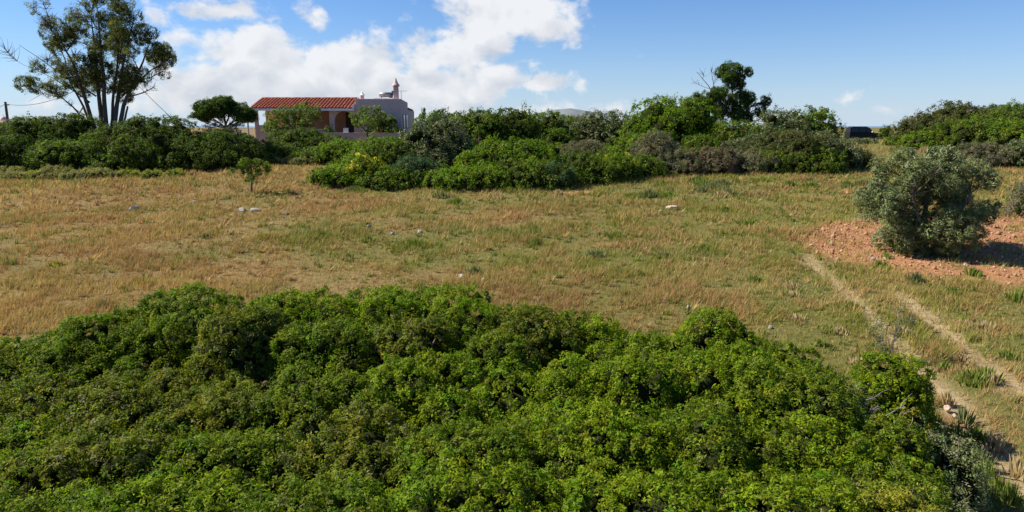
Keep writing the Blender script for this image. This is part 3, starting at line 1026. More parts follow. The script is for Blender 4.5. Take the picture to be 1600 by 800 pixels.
    ('shrub', 33.85, 58, 1.79, 1.41, 1.88, 'brownish', 'left end of the dark brownish hedge-like thicket on the right', 'scrub on the right'),
    ('shrub', 37.35, 60, 3.39, 3.02, 2.79, 'brownish', 'highest hump of the brownish thicket on the right skyline', 'scrub on the right'),
    ('shrub', 39.85, 58, 3.89, 3.09, 2.46, 'brownish', 'brownish green hump right of the highest hump on the skyline', 'scrub on the right'),
    ('shrub', 40.99, 54, 4.18, 3.4, 3.25, 'mid', 'green hump of the right thicket at the picture edge', 'scrub on the right'),
    ('shrub', 35.08, 53, 2.74, 2.49, 2.09, 'mid', 'green lower shrub in front of the brownish thicket', 'scrub on the right'),
    ('shrub', 37.05, 51, 2.63, 2.19, 2.13, 'bright', 'bright green shrub at the right edge below the thicket', 'scrub on the right'),
    ('shrub', 32.13, 54, 1.68, 1.54, 1.14, 'bright', 'bright green low shrub beside the gap to the plain', 'scrub on the right'),
    ('shrub', 32.22, 57, 1.3, 1.16, 0.52, 'mid', 'pale green low shrub in the gap right of the car', 'scrub on the right'),
    ('shrub', 30.23, 60, 1.24, 1.03, 0.19, 'silver', 'grey-green low shrub in the gap below the car', 'scrub on the right'),
    ('dead_bush', 30.13, 44, 1.83, 1.55, 1.33, 'twiggy', 'grey low scrub behind the olive', 'scrub on the right'),
    ('shrub', 32.01, 43, 1.57, 1.2, 1.54, 'silver', 'grey-green scrub at the right edge behind the olive', 'scrub on the right'),
    ('dead_bush', 21.53, 27, 1.56, 1.44, 1.7, 'twiggy', 'grey leafless bush at the right picture edge', 'scrub on the right'),
    ('cushion_plant', -28.76, 39.2, 1.02, 0.82, 0.5, 'cushion', 'grey-brown cushion plant at the left picture edge along the scrub', 'cushion plants along the scrub edge'),
    ('cushion_plant', -27.6, 38.2, 0.96, 0.77, 0.35, 'cushion', 'low cushion plant in front of the leftmost cushions', 'cushion plants along the scrub edge'),
    ('cushion_plant', -26.7, 38.2, 0.71, 0.57, 0.4, 'cushion_green', 'greenish cushion plant, second along the left scrub edge', 'cushion plants along the scrub edge'),
    ('cushion_plant', -26.01, 38.2, 0.82, 0.66, 0.35, 'cushion', 'small front cushion plant below the row at the left', 'cushion plants along the scrub edge'),
    ('cushion_plant', -25.82, 38.8, 0.9, 0.72, 0.58, 'cushion', 'humped grey-brown cushion plant below the left dark shrubs', 'cushion plants along the scrub edge'),
    ('cushion_plant', -24.09, 37.6, 0.6, 0.48, 0.35, 'cushion', 'small cushion plant in the dip between two larger ones', 'cushion plants along the scrub edge'),
    ('cushion_plant', -23.43, 38.4, 1.11, 0.89, 0.5, 'cushion', 'widest cushion plant, below the eucalyptus', 'cushion plants along the scrub edge'),
    ('cushion_plant', -21.98, 38, 0.43, 0.34, 0.35, 'cushion', 'flat brown cushion plant right of the widest one', 'cushion plants along the scrub edge'),
    ('cushion_plant', -21.58, 38.6, 0.61, 0.49, 0.35, 'cushion_green', 'yellow-green cushion plant, first of three in a row', 'cushion plants along the scrub edge'),
    ('cushion_plant', -20.19, 38.4, 0.57, 0.46, 0.35, 'cushion_green', 'yellow-green cushion plant, middle of three in a row', 'cushion plants along the scrub edge'),
    ('cushion_plant', -19.05, 38.8, 0.43, 0.34, 0.35, 'cushion_green', 'yellow-green cushion plant, last and smallest of three in a row', 'cushion plants along the scrub edge'),
    ('cushion_plant', -15.21, 45.5, 0.63, 0.5, 0.4, 'cushion', 'dry cushion plant at the top of the grassy bay, left one', 'cushion plants along the scrub edge'),
    ('cushion_plant', -13.79, 45, 0.63, 0.5, 0.46, 'cushion', 'dry cushion plant at the top of the grassy bay, right one', 'cushion plants along the scrub edge'),
]
NEAR = [   # name, x, y, half widths, height, style, label, lobe radius
    ('thicket_shrub', -8.62, 10.6, 1.03, 0.98, 0.96, 'near_dull', 'shrub cut by the left picture edge at the thicket far edge', 0.29),
    ('thicket_shrub', -7.97, 11.2, 1.37, 1.15, 0.95, 'near_mid', 'shrub at the left end of the thicket crest, second from the edge', 0.28),
    ('thicket_shrub', -6.91, 11.6, 1.4, 1.15, 1.27, 'near_mid', 'green shrub where the thicket crest rises from the left', 0.34),
    ('thicket_shrub', -5.84, 11.9, 1.21, 1.15, 1.59, 'near_mid', 'leftmost of the high humps on the thicket crest', 0.34),
    ('thicket_shrub', -4.4, 10.7, 0.82, 0.78, 1.69, 'near_dull', 'upright dull green shrub with a black hollow on its right, thicket left', 0.25),
    ('thicket_shrub', -3.95, 11.9, 1.29, 1.15, 1.57, 'near_bright', 'bright hump on the crest right of the leftmost high hump', 0.34),
    ('thicket_shrub', -2.52, 11.9, 1.35, 1.15, 1.54, 'near_bright', 'bright hump in the middle-left of the thicket crest', 0.34),
    ('thicket_shrub', -3.04, 10.6, 0.95, 0.9, 1.46, 'near_mid', 'shrub in the second line below two bright crest humps', 0.28),
    ('thicket_shrub', -1.13, 11.7, 1.26, 1.15, 1.66, 'near_bright', 'tallest middle hump of the thicket crest', 0.34),
    ('thicket_shrub', -1.63, 10.5, 0.87, 0.83, 1.56, 'near_dull', 'dull shrub in the second line left of the tallest middle hump', 0.26),
    ('thicket_shrub', 0.16, 11.2, 1.07, 1.02, 1.54, 'near_dull', 'dull shrub on the crest with a dark gap at its lower right', 0.32),
    ('thicket_shrub', -0.3, 10.2, 0.72, 0.68, 1.46, 'near_mid', 'shrub in front of the dark gap in the middle of the thicket', 0.22),
    ('thicket_shrub', 1.53, 11.3, 1.08, 1.03, 1.32, 'near_bright', 'bright low hump on the crest right of the middle', 0.32),
    ('thicket_shrub', 2.62, 11.2, 0.79, 0.75, 1.05, 'near_bright', 'small low hump left of the bright round bush', 0.24),
    ('thicket_shrub', 3.62, 11.6, 0.74, 0.7, 1.35, 'near_bright', 'bright round bush standing apart on the thicket far edge', 0.22),
    ('thicket_shrub', 4.53, 10.9, 0.91, 0.86, 1.06, 'near_mid', 'shrub on the crest right of the bright round bush', 0.27),
    ('thicket_shrub', -6.93, 9.1, 1.37, 1.15, 1.04, 'near_dull', 'leftmost mound in the thicket third line below dark hollows', 0.31),
    ('thicket_shrub', -5.54, 9.2, 1.31, 1.15, 1.13, 'near_dull', 'second from left mound in the thicket third line below dark hollows', 0.34),
    ('thicket_shrub', -4.18, 9.3, 1.21, 1.15, 1.07, 'near_dull', 'third from left mound in the thicket third line below dark hollows', 0.32),
    ('thicket_shrub', -2.75, 9.3, 1.33, 1.15, 1.2, 'near_mid', 'fourth from left mound in the thicket third line below dark hollows', 0.34),
    ('thicket_shrub', -1.25, 9.4, 1.34, 1.15, 1.38, 'near_bright', 'fifth from left mound in the thicket third line below dark hollows', 0.34),
    ('thicket_shrub', 0.27, 9.2, 1.25, 1.15, 1.33, 'near_bright', 'sixth from left mound in the thicket third line below dark hollows', 0.34),
    ('thicket_shrub', 1.72, 9.5, 1.29, 1.15, 1.48, 'near_bright', 'seventh from left mound in the thicket third line below dark hollows', 0.34),
    ('thicket_shrub', 3.07, 9.5, 1.17, 1.11, 1.45, 'near_bright', 'eighth from left mound in the thicket third line below dark hollows', 0.34),
    ('thicket_shrub', 3.99, 9.0, 0.99, 0.94, 1.43, 'near_mid', 'rightmost mound in the thicket third line below dark hollows', 0.3),
    ('thicket_shrub', -6.19, 7.5, 1.29, 1.15, 1.04, 'near_bright', 'leftmost mound in the thicket line above the bottom row', 0.31),
    ('thicket_shrub', -4.87, 7.6, 1.3, 1.15, 1.21, 'near_dull', 'second from left mound in the thicket line above the bottom row', 0.34),
    ('thicket_shrub', -3.39, 7.5, 1.25, 1.15, 1.23, 'near_mid', 'third from left mound in the thicket line above the bottom row', 0.34),
    ('thicket_shrub', -1.94, 7.6, 1.3, 1.15, 1.37, 'near_dull', 'fourth from left mound in the thicket line above the bottom row', 0.34),
    ('thicket_shrub', -0.45, 7.5, 1.29, 1.15, 1.37, 'near_mid', 'fifth from left mound in the thicket line above the bottom row', 0.34),
    ('thicket_shrub', 0.98, 7.6, 1.3, 1.15, 1.48, 'near_bright', 'sixth from left mound in the thicket line above the bottom row', 0.34),
    ('thicket_shrub', 2.35, 7.6, 1.16, 1.1, 1.45, 'near_mid', 'seventh from left mound in the thicket line above the bottom row', 0.34),
    ('thicket_shrub', 3.67, 7.9, 0.99, 0.94, 1.26, 'near_bright', 'eighth from left mound in the thicket line above the bottom row', 0.3),
    ('thicket_shrub', 4.71, 8.2, 0.67, 0.64, 1.1, 'near_mid', 'rightmost mound in the thicket line above the bottom row', 0.2),
    ('thicket_shrub', -4.89, 5.9, 1.29, 1.15, 1.39, 'near_mid', 'leftmost mound in the bottom row at the picture edge', 0.34),
    ('thicket_shrub', -3.49, 6.0, 1.3, 1.15, 1.45, 'near_bright', 'second from left mound in the bottom row at the picture edge', 0.34),
    ('thicket_shrub', -1.93, 5.9, 1.33, 1.15, 1.55, 'near_mid', 'third from left mound in the bottom row at the picture edge', 0.34),
    ('thicket_shrub', -0.43, 6.0, 1.3, 1.15, 1.56, 'near_bright', 'fourth from left mound in the bottom row at the picture edge', 0.34),
    ('thicket_shrub', 1.08, 5.9, 1.29, 1.15, 1.66, 'near_bright', 'fifth from left mound in the bottom row at the picture edge', 0.34),
    ('thicket_shrub', 2.54, 6.1, 1.16, 1.1, 1.54, 'near_bright', 'sixth from left mound in the bottom row at the picture edge', 0.34),
    ('thicket_shrub', 3.95, 6.6, 0.7, 0.66, 1.32, 'near_mid', 'rightmost mound in the bottom row at the picture edge', 0.21),
    ('thicket_shrub', 5.81, 9.9, 0.55, 0.52, 1.22, 'near_bright', 'compact green shrub beside the pale dead branches', 0.17),
    ('thicket_shrub', 5.49, 8.2, 0.56, 0.53, 0.89, 'near_grey', 'grey-green shrub at the right end of the thicket', 0.17),
    ('thicket_shrub', 4.64, 7.4, 0.45, 0.43, 1.0, 'near_mid', 'green shrub with a dark hollow at the thicket lower right', 0.14),
    ('thicket_shrub', 4.84, 7.0, 0.31, 0.29, 0.88, 'near_grey', 'grey-green low shrub at the bottom right end of the thicket', 0.09),
    ('thicket_shrub', 3.71, 6.0, 0.57, 0.54, 1.44, 'near_yellow', 'yellow-green cushion at the bottom edge on the right', 0.17),
    ('thicket_shrub', 5.09, 9.7, 0.37, 0.35, 0.86, 'near_grey', 'scrubby grey shrub behind the pale dead branches', 0.11),
    ('thicket_shrub', 4.17, 11.9, 0.53, 0.5, 0.89, 'near_yellow', 'small yellow-green plant right of the bright round bush', 0.16),
    ('thicket_shrub', 3.24, 11.9, 0.35, 0.33, 0.95, 'near_yellow', 'small yellow-green plant left of the bright round bush', 0.1),
]
THICKET_CORE = [(-8.62, 10.6, 0.78), (-7.97, 11.2, 0.92), (-6.91, 11.6, 0.92), (-5.84, 11.9, 0.92), (-4.4, 10.7, 0.62), (-3.95, 11.9, 0.92), (-2.52, 11.9, 0.92), (-3.04, 10.6, 0.72), (-1.13, 11.7, 0.92), (-1.63, 10.5, 0.66), (0.16, 11.2, 0.82), (-0.3, 10.2, 0.54), (1.53, 11.3, 0.82), (2.62, 11.2, 0.6), (3.62, 11.6, 0.56), (4.53, 10.9, 0.69), (-6.93, 9.1, 0.92), (-5.54, 9.2, 0.92), (-4.18, 9.3, 0.92), (-2.75, 9.3, 0.92), (-1.25, 9.4, 0.92), (0.27, 9.2, 0.92), (1.72, 9.5, 0.92), (3.07, 9.5, 0.89), (3.99, 9.0, 0.75), (-6.19, 7.5, 0.92), (-4.87, 7.6, 0.92), (-3.39, 7.5, 0.92), (-1.94, 7.6, 0.92), (-0.45, 7.5, 0.92), (0.98, 7.6, 0.92), (2.35, 7.6, 0.88), (3.67, 7.9, 0.75), (4.71, 8.2, 0.51), (-4.89, 5.9, 0.92), (-3.49, 6.0, 0.92), (-1.93, 5.9, 0.92), (-0.43, 6.0, 0.92), (1.08, 5.9, 0.92), (2.54, 6.1, 0.88), (3.95, 6.6, 0.53), (5.81, 9.9, 0.42), (5.49, 8.2, 0.42), (4.64, 7.4, 0.34), (4.84, 7.0, 0.23), (3.71, 6.0, 0.43), (5.09, 9.7, 0.28), (4.17, 11.9, 0.4), (3.24, 11.9, 0.26)]

# ------------------------------------------------------------------ ground
def poly_dist(x, y, pts):
    """distance to a polyline"""
    d = np.full(np.shape(x), 1e9)
    for (x0, y0), (x1, y1) in zip(pts, pts[1:]):
        vx, vy = x1 - x0, y1 - y0
        t = np.clip(((x - x0) * vx + (y - y0) * vy) / (vx * vx + vy * vy), 0, 1)
        d = np.minimum(d, np.hypot(x - x0 - t * vx, y - y0 - t * vy))
    return d


def in_poly(x, y, pts):
    """signed-ish inside mask of a polygon"""
    ins = np.zeros(np.shape(x), bool)
    n = len(pts)
    for i in range(n):
        x0, y0 = pts[i]
        x1, y1 = pts[(i + 1) % n]
        c = ((y0 > y) != (y1 > y)) & (x < (x1 - x0) * (y - y0) / (y1 - y0 + 1e-12) + x0)
        ins ^= c
    return ins


def soil_mask(x, y):
    wx = x + 1.2 * (fbm(x * .8, y * .8, 31) - .5)
    wy = y + 1.2 * (fbm(x * .8, y * .8, 37) - .5)
    d = poly_dist(wx, wy, SOIL_POLY + [SOIL_POLY[0]])
    s = np.where(in_poly(wx, wy, SOIL_POLY), d, -d)
    m = sstep(-.45, .55, s)
    for (cx, cy, rx, ry) in SOIL_SPOTS:
        m = np.maximum(m, .85 * sstep(1.15, .6, np.hypot((wx - cx) / rx, (wy - cy) / ry)))
    return m


def rut_mask(x, y):
    w = .16 * (fbm(x * 1.3, y * 1.3, 41) - .5)
    out = np.zeros(np.shape(x))
    for pts, wd in RUTS:
        d = poly_dist(x, y, pts) + w
        out = np.maximum(out, sstep(wd, wd * .35, d))
    return out


def green_mask(x, y):
    g = fbm(x * .16 + 3, y * .22, 51, 4)
    g2 = fbm(x * .6, y * .6, 57, 3)
    lean = np.clip((x + 5) / 22, -.42, .42)          # the right half of the meadow is greener
    return np.clip(sstep(.34, .66, g * .65 + g2 * .35 + lean * .42), 0, 1)


def build_ground():
    xs = np.concatenate([[-9000, -3000, -1200, -500, -220, -120], np.linspace(-80, -36, 45), np.linspace(-35.5, 35.5, 180), np.linspace(36, 80, 45), [120, 220, 500, 1200, 3000, 9000]])
    ys = np.concatenate([[-300, -100, -40, -20, -10], np.linspace(-4, 44, 130), np.linspace(44.6, 100, 60), [115, 140, 180, 260, 400, 700, 1100, 1250]])
    X, Y = np.meshgrid(xs, ys)
    Z = terrain(X, Y)
    x, y = X.ravel(), Y.ravel()
    soil, rut, grn = soil_mask(x, y), rut_mask(x, y), green_mask(x, y)
    Z = Z - (.07 * rut + .05 * soil * (vnoise(x * 3, y * 3, 9))).reshape(Z.shape)
    V = np.stack([x, y, Z.ravel()], 1)
    nx, ny = len(xs), len(ys)
    i = np.arange(ny - 1)[:, None] * nx + np.arange(nx - 1)[None]
    F = np.stack([i, i + 1, i + 1 + nx, i + nx], -1).reshape(-1, 4)
    m, nt = new_mat("meadow_soil")
    N, L = nt.nodes.new, nt.links.new
    at = N("ShaderNodeAttribute"); at.attribute_name = "tint"
    sp = N("ShaderNodeSeparateColor"); L(at.outputs["Color"], sp.inputs[0])
    geo = N("ShaderNodeNewGeometry")

    def noise(sc, det=6, ro=.65):
        n = N("ShaderNodeTexNoise")
        n.inputs["Scale"].default_value = sc; n.inputs["Detail"].default_value = det; n.inputs["Roughness"].default_value = ro
        L(geo.outputs["Position"], n.inputs["Vector"])
        return n.outputs[0]

    def ramp(src, stops):
        r = N("ShaderNodeValToRGB")
        el = r.color_ramp.elements
        el[0].position, el[0].color = stops[0][0], (*stops[0][1], 1)
        el[1].position, el[1].color = stops[-1][0], (*stops[-1][1], 1)
        for p, c in stops[1:-1]:
            e = el.new(p); e.color = (*c, 1)
        L(src, r.inputs[0])
        return r.outputs[0]

    def mix(f, a, b):
        n = N("ShaderNodeMix"); n.data_type = 'RGBA'
        L(f, n.inputs["Factor"]); L(a, n.inputs["A"]); L(b, n.inputs["B"])
        return n.outputs["Result"]
    dry = ramp(noise(13.0, 10, .8), [(.3, (.085, .058, .024)), (.5, (.175, .122, .048)), (.68, (.28, .20, .09))])
    green = ramp(noise(12.0, 10, .8), [(.3, (.055, .062, .016)), (.52, (.115, .115, .030)), (.68, (.21, .175, .065))])
    red = ramp(noise(6.0, 12, .8), [(.28, (.15, .068, .034)), (.45, (.28, .132, .062)), (.6, (.36, .188, .095)), (.72, (.44, .27, .17))])
    rutc = ramp(noise(4.0, 10, .75), [(.3, (.25, .165, .09)), (.5, (.37, .265, .15)), (.7, (.46, .36, .23))])
    c = mix(sp.outputs[2], dry, green)
    c = mix(sp.outputs[1], c, rutc)
    c = mix(sp.outputs[0], c, red)
    p = N("ShaderNodeBsdfPrincipled")
    p.inputs["Roughness"].default_value = .95
    p.inputs["Specular IOR Level"].default_value = .1
    L(c, p.inputs["Base Color"])
    b = N("ShaderNodeBump"); b.inputs["Strength"].default_value = .9; b.inputs["Distance"].default_value = .05
    L(noise(9.0, 8, .7), b.inputs["Height"]); L(b.outputs[0], p.inputs["Normal"])
    o = N("ShaderNodeOutputMaterial"); L(p.outputs[0], o.inputs["Surface"])
    g = np_mesh("ground", V, F, m, None, np.stack([soil, rut * .85, grn * .9], 1), smooth=True)
    tag(g, kind="structure")
    # pale sea beyond the plain
    sm = surf_mat("sea_water", (.10, .16, .22), (.13, .19, .25), .01, .25, spec=.5)
    s = np_mesh("sea", [(-25000, 1249, 3.55), (25000, 1249, 3.55), (25000, 40000, 3.55), (-25000, 40000, 3.55)], [(0, 1, 2, 3)], sm)
    tag(s, kind="structure")


def build_hill():
    xs = np.linspace(-110, 330, 60)
    ys = np.linspace(1500, 2100, 16)
    X, Y = np.meshgrid(xs, ys)
    prof = np.interp(X, [-110, 20, 60, 110, 150, 185, 215, 260, 330], [0, 26, 38, 48, 52, 47, 40, 22, 0])
    Z = 1.0 + prof * np.clip(1 - np.abs(Y - 1800) / 300, 0, 1) ** .6 * (0.94 + .12 * fbm(X * .03, Y * .03, 3))
    nx, ny = 60, 16
    i = np.arange(ny - 1)[:, None] * nx + np.arange(nx - 1)[None]
    F = np.stack([i, i + 1, i + 1 + nx, i + nx], -1).reshape(-1, 4)
    m = surf_mat("distant_scrub", (.10, .12, .13), (.17, .185, .19), .03, .95)
    h = np_mesh("hill", np.stack([X.ravel(), Y.ravel(), Z.ravel()], 1), F, m, smooth=True)
    tag(h, kind="structure")


build_ground()
build_hill()


# ------------------------------------------------------------------ meadow grass
def build_grass():
    def scatter(n, y0, y1):
        # even per area inside the wedge the meadow fills
        y = np.sqrt(rng.uniform(y0 * y0, y1 * y1, n))
        x = rng.uniform(-.86, .86, n) * y
        return x, y
    zones = GRASS_ZONES   # y0, y1, count, blade height, blade width
    Vs, Cs = [], []
    for (y0, y1, n, hh, ww) in zones:
        x, y = scatter(n, y0, y1)
        # cluster: pull towards tussocks
        x = x + .10 * np.sin(vnoise(x * 4, y * 4, 71) * 12)
        y = y + .10 * np.sin(vnoise(x * 4 + 9, y * 4, 73) * 12)
        soil, rut, grn = soil_mask(x, y), rut_mask(x, y), green_mask(x, y)
        thick = fbm(x * .9, y * .9, 77, 3)
        prob = np.clip(1.15 - 1.08 * soil * (1 - .35 * sstep(.55, .7, fbm(x * 1.4, y * 1.4, 99, 2))) - .97 * rut, .02, 1) * (0.35 + .9 * sstep(.3, .62, thick))
        under = np.zeros(n, bool)
        for (sx, sy, sr) in THICKET_CORE:
            under |= np.hypot(x - sx, y - sy) < sr
        ok = (rng.random(n) < prob) & ~under
        x, y, grn, thick = x[ok], y[ok], grn[ok], thick[ok]
        m = len(x)
        z = terrain(x, y)
        h = hh * rng.uniform(.45, 1.3, m) * (.65 + .7 * sstep(.35, .7, thick))
        a = rng.uniform(0, 2 * math.pi, m)
        lean = rng.uniform(.1, 1.1, m) * h
        la = rng.normal(.6, 1.1, m)
        w = ww * rng.uniform(.6, 1.4, m)
        bx, by = np.cos(a) * w / 2, np.sin(a) * w / 2
        V = np.stack([np.stack([x - bx, y - by, z - .02], 1), np.stack([x + bx, y + by, z - .02], 1),
                      np.stack([x + np.cos(la) * lean, y + np.sin(la) * lean, z + h], 1)], 1)
        pat = fbm(x * .35 + 11, y * .35, 81, 4)
        red = np.maximum(sstep(.46, .62, fbm(x * .25, y * .3, 91, 3)), .8 * sstep(.55, .7, fbm(x * 1.1, y * 1.1, 93, 3)))
        dry = np.array([.39, .275, .105])[None] * np.ones((m, 1))
        for (qx, qy, qr) in BROWN_SPOTS:
            red = np.maximum(red, sstep(1.2, .5, np.hypot(x - qx, y - qy) / qr + .6 * (pat - .5)))
        dry = dry * (1 - red[:, None]) + np.array([.345, .212, .088]) * red[:, None]
        gr = np.array([.195, .200, .032])[None] * (1 - .45 * sstep(.5, .65, pat)[:, None]) + .45 * sstep(.5, .65, pat)[:, None] * np.array([.15, .165, .065])
        gmid = sstep(.42, .62, fbm(x * .8 + 7, y * .8, 97, 3))
        gm = (rng.random(m) < np.clip(.08 + .66 * grn * (.5 + gmid) + .24 * gmid, 0, .92) * (1 - .5 * red))[:, None]
        c = np.where(gm, gr, dry) * np.clip(rng.normal(1, .2, (m, 1)), .5, 1.6) * (.8 + .45 * pat[:, None])
        Vs.append(V.reshape(-1, 3))
        Cs.append(np.repeat(c, 3, 0))
    # matted tussocks, bent over by the wind
    nt = 6000
    ty = np.sqrt(rng.uniform(11 ** 2, 42 ** 2, nt))
    tx = rng.uniform(-.84, .84, nt) * ty
    ok = (soil_mask(tx, ty) < .4) & (rut_mask(tx, ty) < .3)
    for (sx, sy, sr) in THICKET_CORE:
        ok &= np.hypot(tx - sx, ty - sy) > sr
    tx, ty = tx[ok], ty[ok]
    nt, nb = len(tx), 14
    gsel = rng.random(nt) < .15 + .55 * green_mask(tx, ty)
    tc = np.where(gsel[:, None], np.array([.155, .185, .034]), np.array([.40, .285, .115]))
    rs = rng.random(nt) < .3
    tc[rs & ~gsel] = (.27, .155, .07)
    tc = tc * rng.uniform(.75, 1.12, (nt, 1))
    size = rng.lognormal(-.55, .38, nt) * (.8 + ty / 70)
    bxx = np.repeat(tx, nb) + rng.normal(0, .05, nt * nb) * np.repeat(size, nb)
    byy = np.repeat(ty, nb) + rng.normal(0, .05, nt * nb) * np.repeat(size, nb)
    aa = rng.uniform(0, 2 * math.pi, nt * nb)
    hh_ = .22 * np.repeat(size, nb) * rng.uniform(.4, 1.2, nt * nb)
    out_ = hh_ * rng.uniform(.2, 1.3, nt * nb)
    wv = .010 * (1 + np.repeat(ty, nb) / 22) * rng.uniform(.6, 1.4, nt * nb)
    zz = terrain(bxx, byy) - .02
    V = np.stack([np.stack([bxx - np.sin(aa) * wv, byy + np.cos(aa) * wv, zz], 1), np.stack([bxx + np.sin(aa) * wv, byy - np.cos(aa) * wv, zz], 1),
                  np.stack([bxx + np.cos(aa) * out_ + .06, byy + np.sin(aa) * out_, zz + hh_], 1)], 1)
    Vs.append(V.reshape(-1, 3))
    Cs.append(np.repeat(np.repeat(tc, nb, 0) * rng.uniform(.75, 1.25, (nt * nb, 1)), 3, 0))
    # greener clumps that stand above the meadow
    for (cx, cy, rr, hh, tone) in CLUMPS:
        n = int(700 * rr * rr + 60)
        a, q = rng.uniform(0, 2 * math.pi, n), np.abs(rng.normal(0, .62, n))
        x, y = cx + np.cos(a) * q * rr, cy + np.sin(a) * q * rr * .8
        z = terrain(x, y)
        h = hh * .8 * rng.uniform(.5, 1.1, n) * np.clip(1.1 - .5 * q, .35, 1)
        b = rng.uniform(0, 2 * math.pi, n)
        w = .022 * rng.uniform(.6, 1.4, n) * (1 + cy / 40)
        tip = np.stack([x + np.cos(a) * h * .5 * q, y + np.sin(a) * h * .5 * q, z + h], 1)
        V = np.stack([np.stack([x - np.cos(b) * w, y - np.sin(b) * w, z - .02], 1), np.stack([x + np.cos(b) * w, y + np.sin(b) * w, z - .02], 1), tip], 1)
        base = {'g': (.165, .215, .035), 'b': (.15, .175, .065), 'y': (.27, .26, .04), 't': (.42, .33, .17)}[tone]
        c = np.array(base) * np.clip(rng.normal(1, .2, (n, 1)), .5, 1.6)
        Vs.append(V.reshape(-1, 3))
        Cs.append(np.repeat(c, 3, 0))
    V, C = np.concatenate(Vs), np.concatenate(Cs)
    o = np_mesh("meadow_grass", V, np.arange(len(V)).reshape(-1, 3), GRASS, None, C)
    tag(o, "dry tan and green grass covering the sloping meadow", "grass", kind="stuff")


build_grass()


# ------------------------------------------------------------------ stones
def stone(name, label, x, y, w, d, h, mat, group, seed, z=None):
    bm = bmesh.new()
    bmesh.ops.create_icosphere(bm, subdivisions=2, radius=1.0)
    rs = np.random.default_rng(seed)
    planes = unit(rs.normal(0, 1, (9, 3)))
    lim = rs.uniform(.55, .9, 9)
    for v in bm.verts:
        p = np.array(v.co)
        for n, l in zip(planes, lim):
            s = p @ n
            if s > l:
                p = p - n * (s - l)
        p += rs.normal(0, .03, 3)
        v.co = (p[0] * w / 2, p[1] * d / 2, p[2] * h * .62 + h * .18)
    o = bm_obj(name, bm, mat, None)
    o.location = (x, y, (T(x, y) if z is None else z))
    o.rotation_euler = (0, 0, rs.uniform(0, 6.28))
    if label:
        tag(o, label, "stone", group)
    return o


STONE_PALE = surf_mat("limestone", (.20, .175, .145), (.38, .345, .29), 6, .9, .7, 18)
STONE_DARK = surf_mat("weathered_stone", (.07, .065, .06), (.17, .155, .14), 6, .9, .7, 18)
STONE_PINK = surf_mat("pinkish_stone", (.34, .22, .16), (.55, .42, .33), 6, .9, .6, 18)
for i, (x, y, w, h, mt, label) in enumerate(STONES):
    stone("field_stone", label, x, y, w, w * random.uniform(.6, .9), h, {'p': STONE_PALE, 'd': STONE_DARK, 'r': STONE_PINK}[mt], "loose stones in the meadow", 100 + i)


def build_gravel():
    """loose stones and clods on the ploughed red soil"""
    n = 9000
    x = rng.uniform(GRAVEL_BOX[0], GRAVEL_BOX[1], n)
    y = rng.uniform(GRAVEL_BOX[2], GRAVEL_BOX[3], n)
    ok = soil_mask(x, y) > .5
    x, y = x[ok], y[ok]
    n = len(x)
    z = terrain(x, y) - .03
    s = rng.uniform(.02, .055, n) * np.where(rng.random(n) < .06, 2.0, 1)
    o6 = np.array([(1, 0, 0), (-1, 0, 0), (0, 1, 0), (0, -1, 0), (0, 0, 1), (0, 0, -1)], float)
    V = o6[None] * (s[:, None, None] * rng.uniform(.6, 1.3, (n, 6, 1))) + np.stack([x, y, z + s * .3], 1)[:, None]
    f8 = np.array([(0, 2, 4), (2, 1, 4), (1, 3, 4), (3, 0, 4), (2, 0, 5), (1, 2, 5), (3, 1, 5), (0, 3, 5)])
    F = (f8[None] + 6 * np.arange(n)[:, None, None]).reshape(-1, 3)
    pal = np.array([(.30, .145, .08), (.37, .20, .12), (.22, .10, .055), (.46, .32, .22), (.50, .41, .33)])
    c = pal[rng.choice(5, n, p=[.38, .28, .22, .09, .03])] * rng.uniform(.75, 1.2, (n, 1))
    o = np_mesh("soil_clods", V.reshape(-1, 3), F, CLOD, None, np.repeat(c, 6, 0))
    tag(o, "loose red clods and small stones on the bare soil", "gravel", kind="stuff")


CLOD, _nt = new_mat("clod")
_a = _nt.nodes.new("ShaderNodeAttribute"); _a.attribute_name = "tint"
_p = _nt.nodes.new("ShaderNodeBsdfPrincipled"); _p.inputs["Roughness"].default_value = .95
_o = _nt.nodes.new("ShaderNodeOutputMaterial")
_nt.links.new(_a.outputs["Color"], _p.inputs["Base Color"]); _nt.links.new(_p.outputs[0], _o.inputs["Surface"])
build_gravel()

# ------------------------------------------------------------------ house
PLASTER = surf_mat("mauve_plaster", (.50, .355, .325), (.57, .42, .385), 1.5, .9, .25, 25)
PLASTER_PINK = surf_mat("pink_plaster", (.50, .35, .31), (.58, .43, .38), 1.5, .9, .25, 25)
TERRA_WALL = surf_mat("terracotta_plaster", (.46, .24, .155), (.54, .30, .20), 1.5, .9, .2, 25)
WHITE = surf_mat("white_paint", (.72, .71, .69), (.8, .79, .77), 3, .6)
TILE = surf_mat("clay_tile", (.25, .062, .035), (.43, .135, .068), 3.5, .88, .3, 20, c3=(.38, .22, .15))
WOOD = surf_mat("dark_wood", (.05, .03, .022), (.10, .06, .04), 6, .7)
GLASS = surf_mat("window_glass", (.03, .04, .05), rough=.08, spec=.6)
STEEL = surf_mat("grey_steel", (.16, .16, .16), (.24, .24, .24), 5, .5, metal=.3)
SHUTTER = surf_mat("blue_grey_shutter", (.20, .23, .27), (.25, .28, .32), 5, .7)

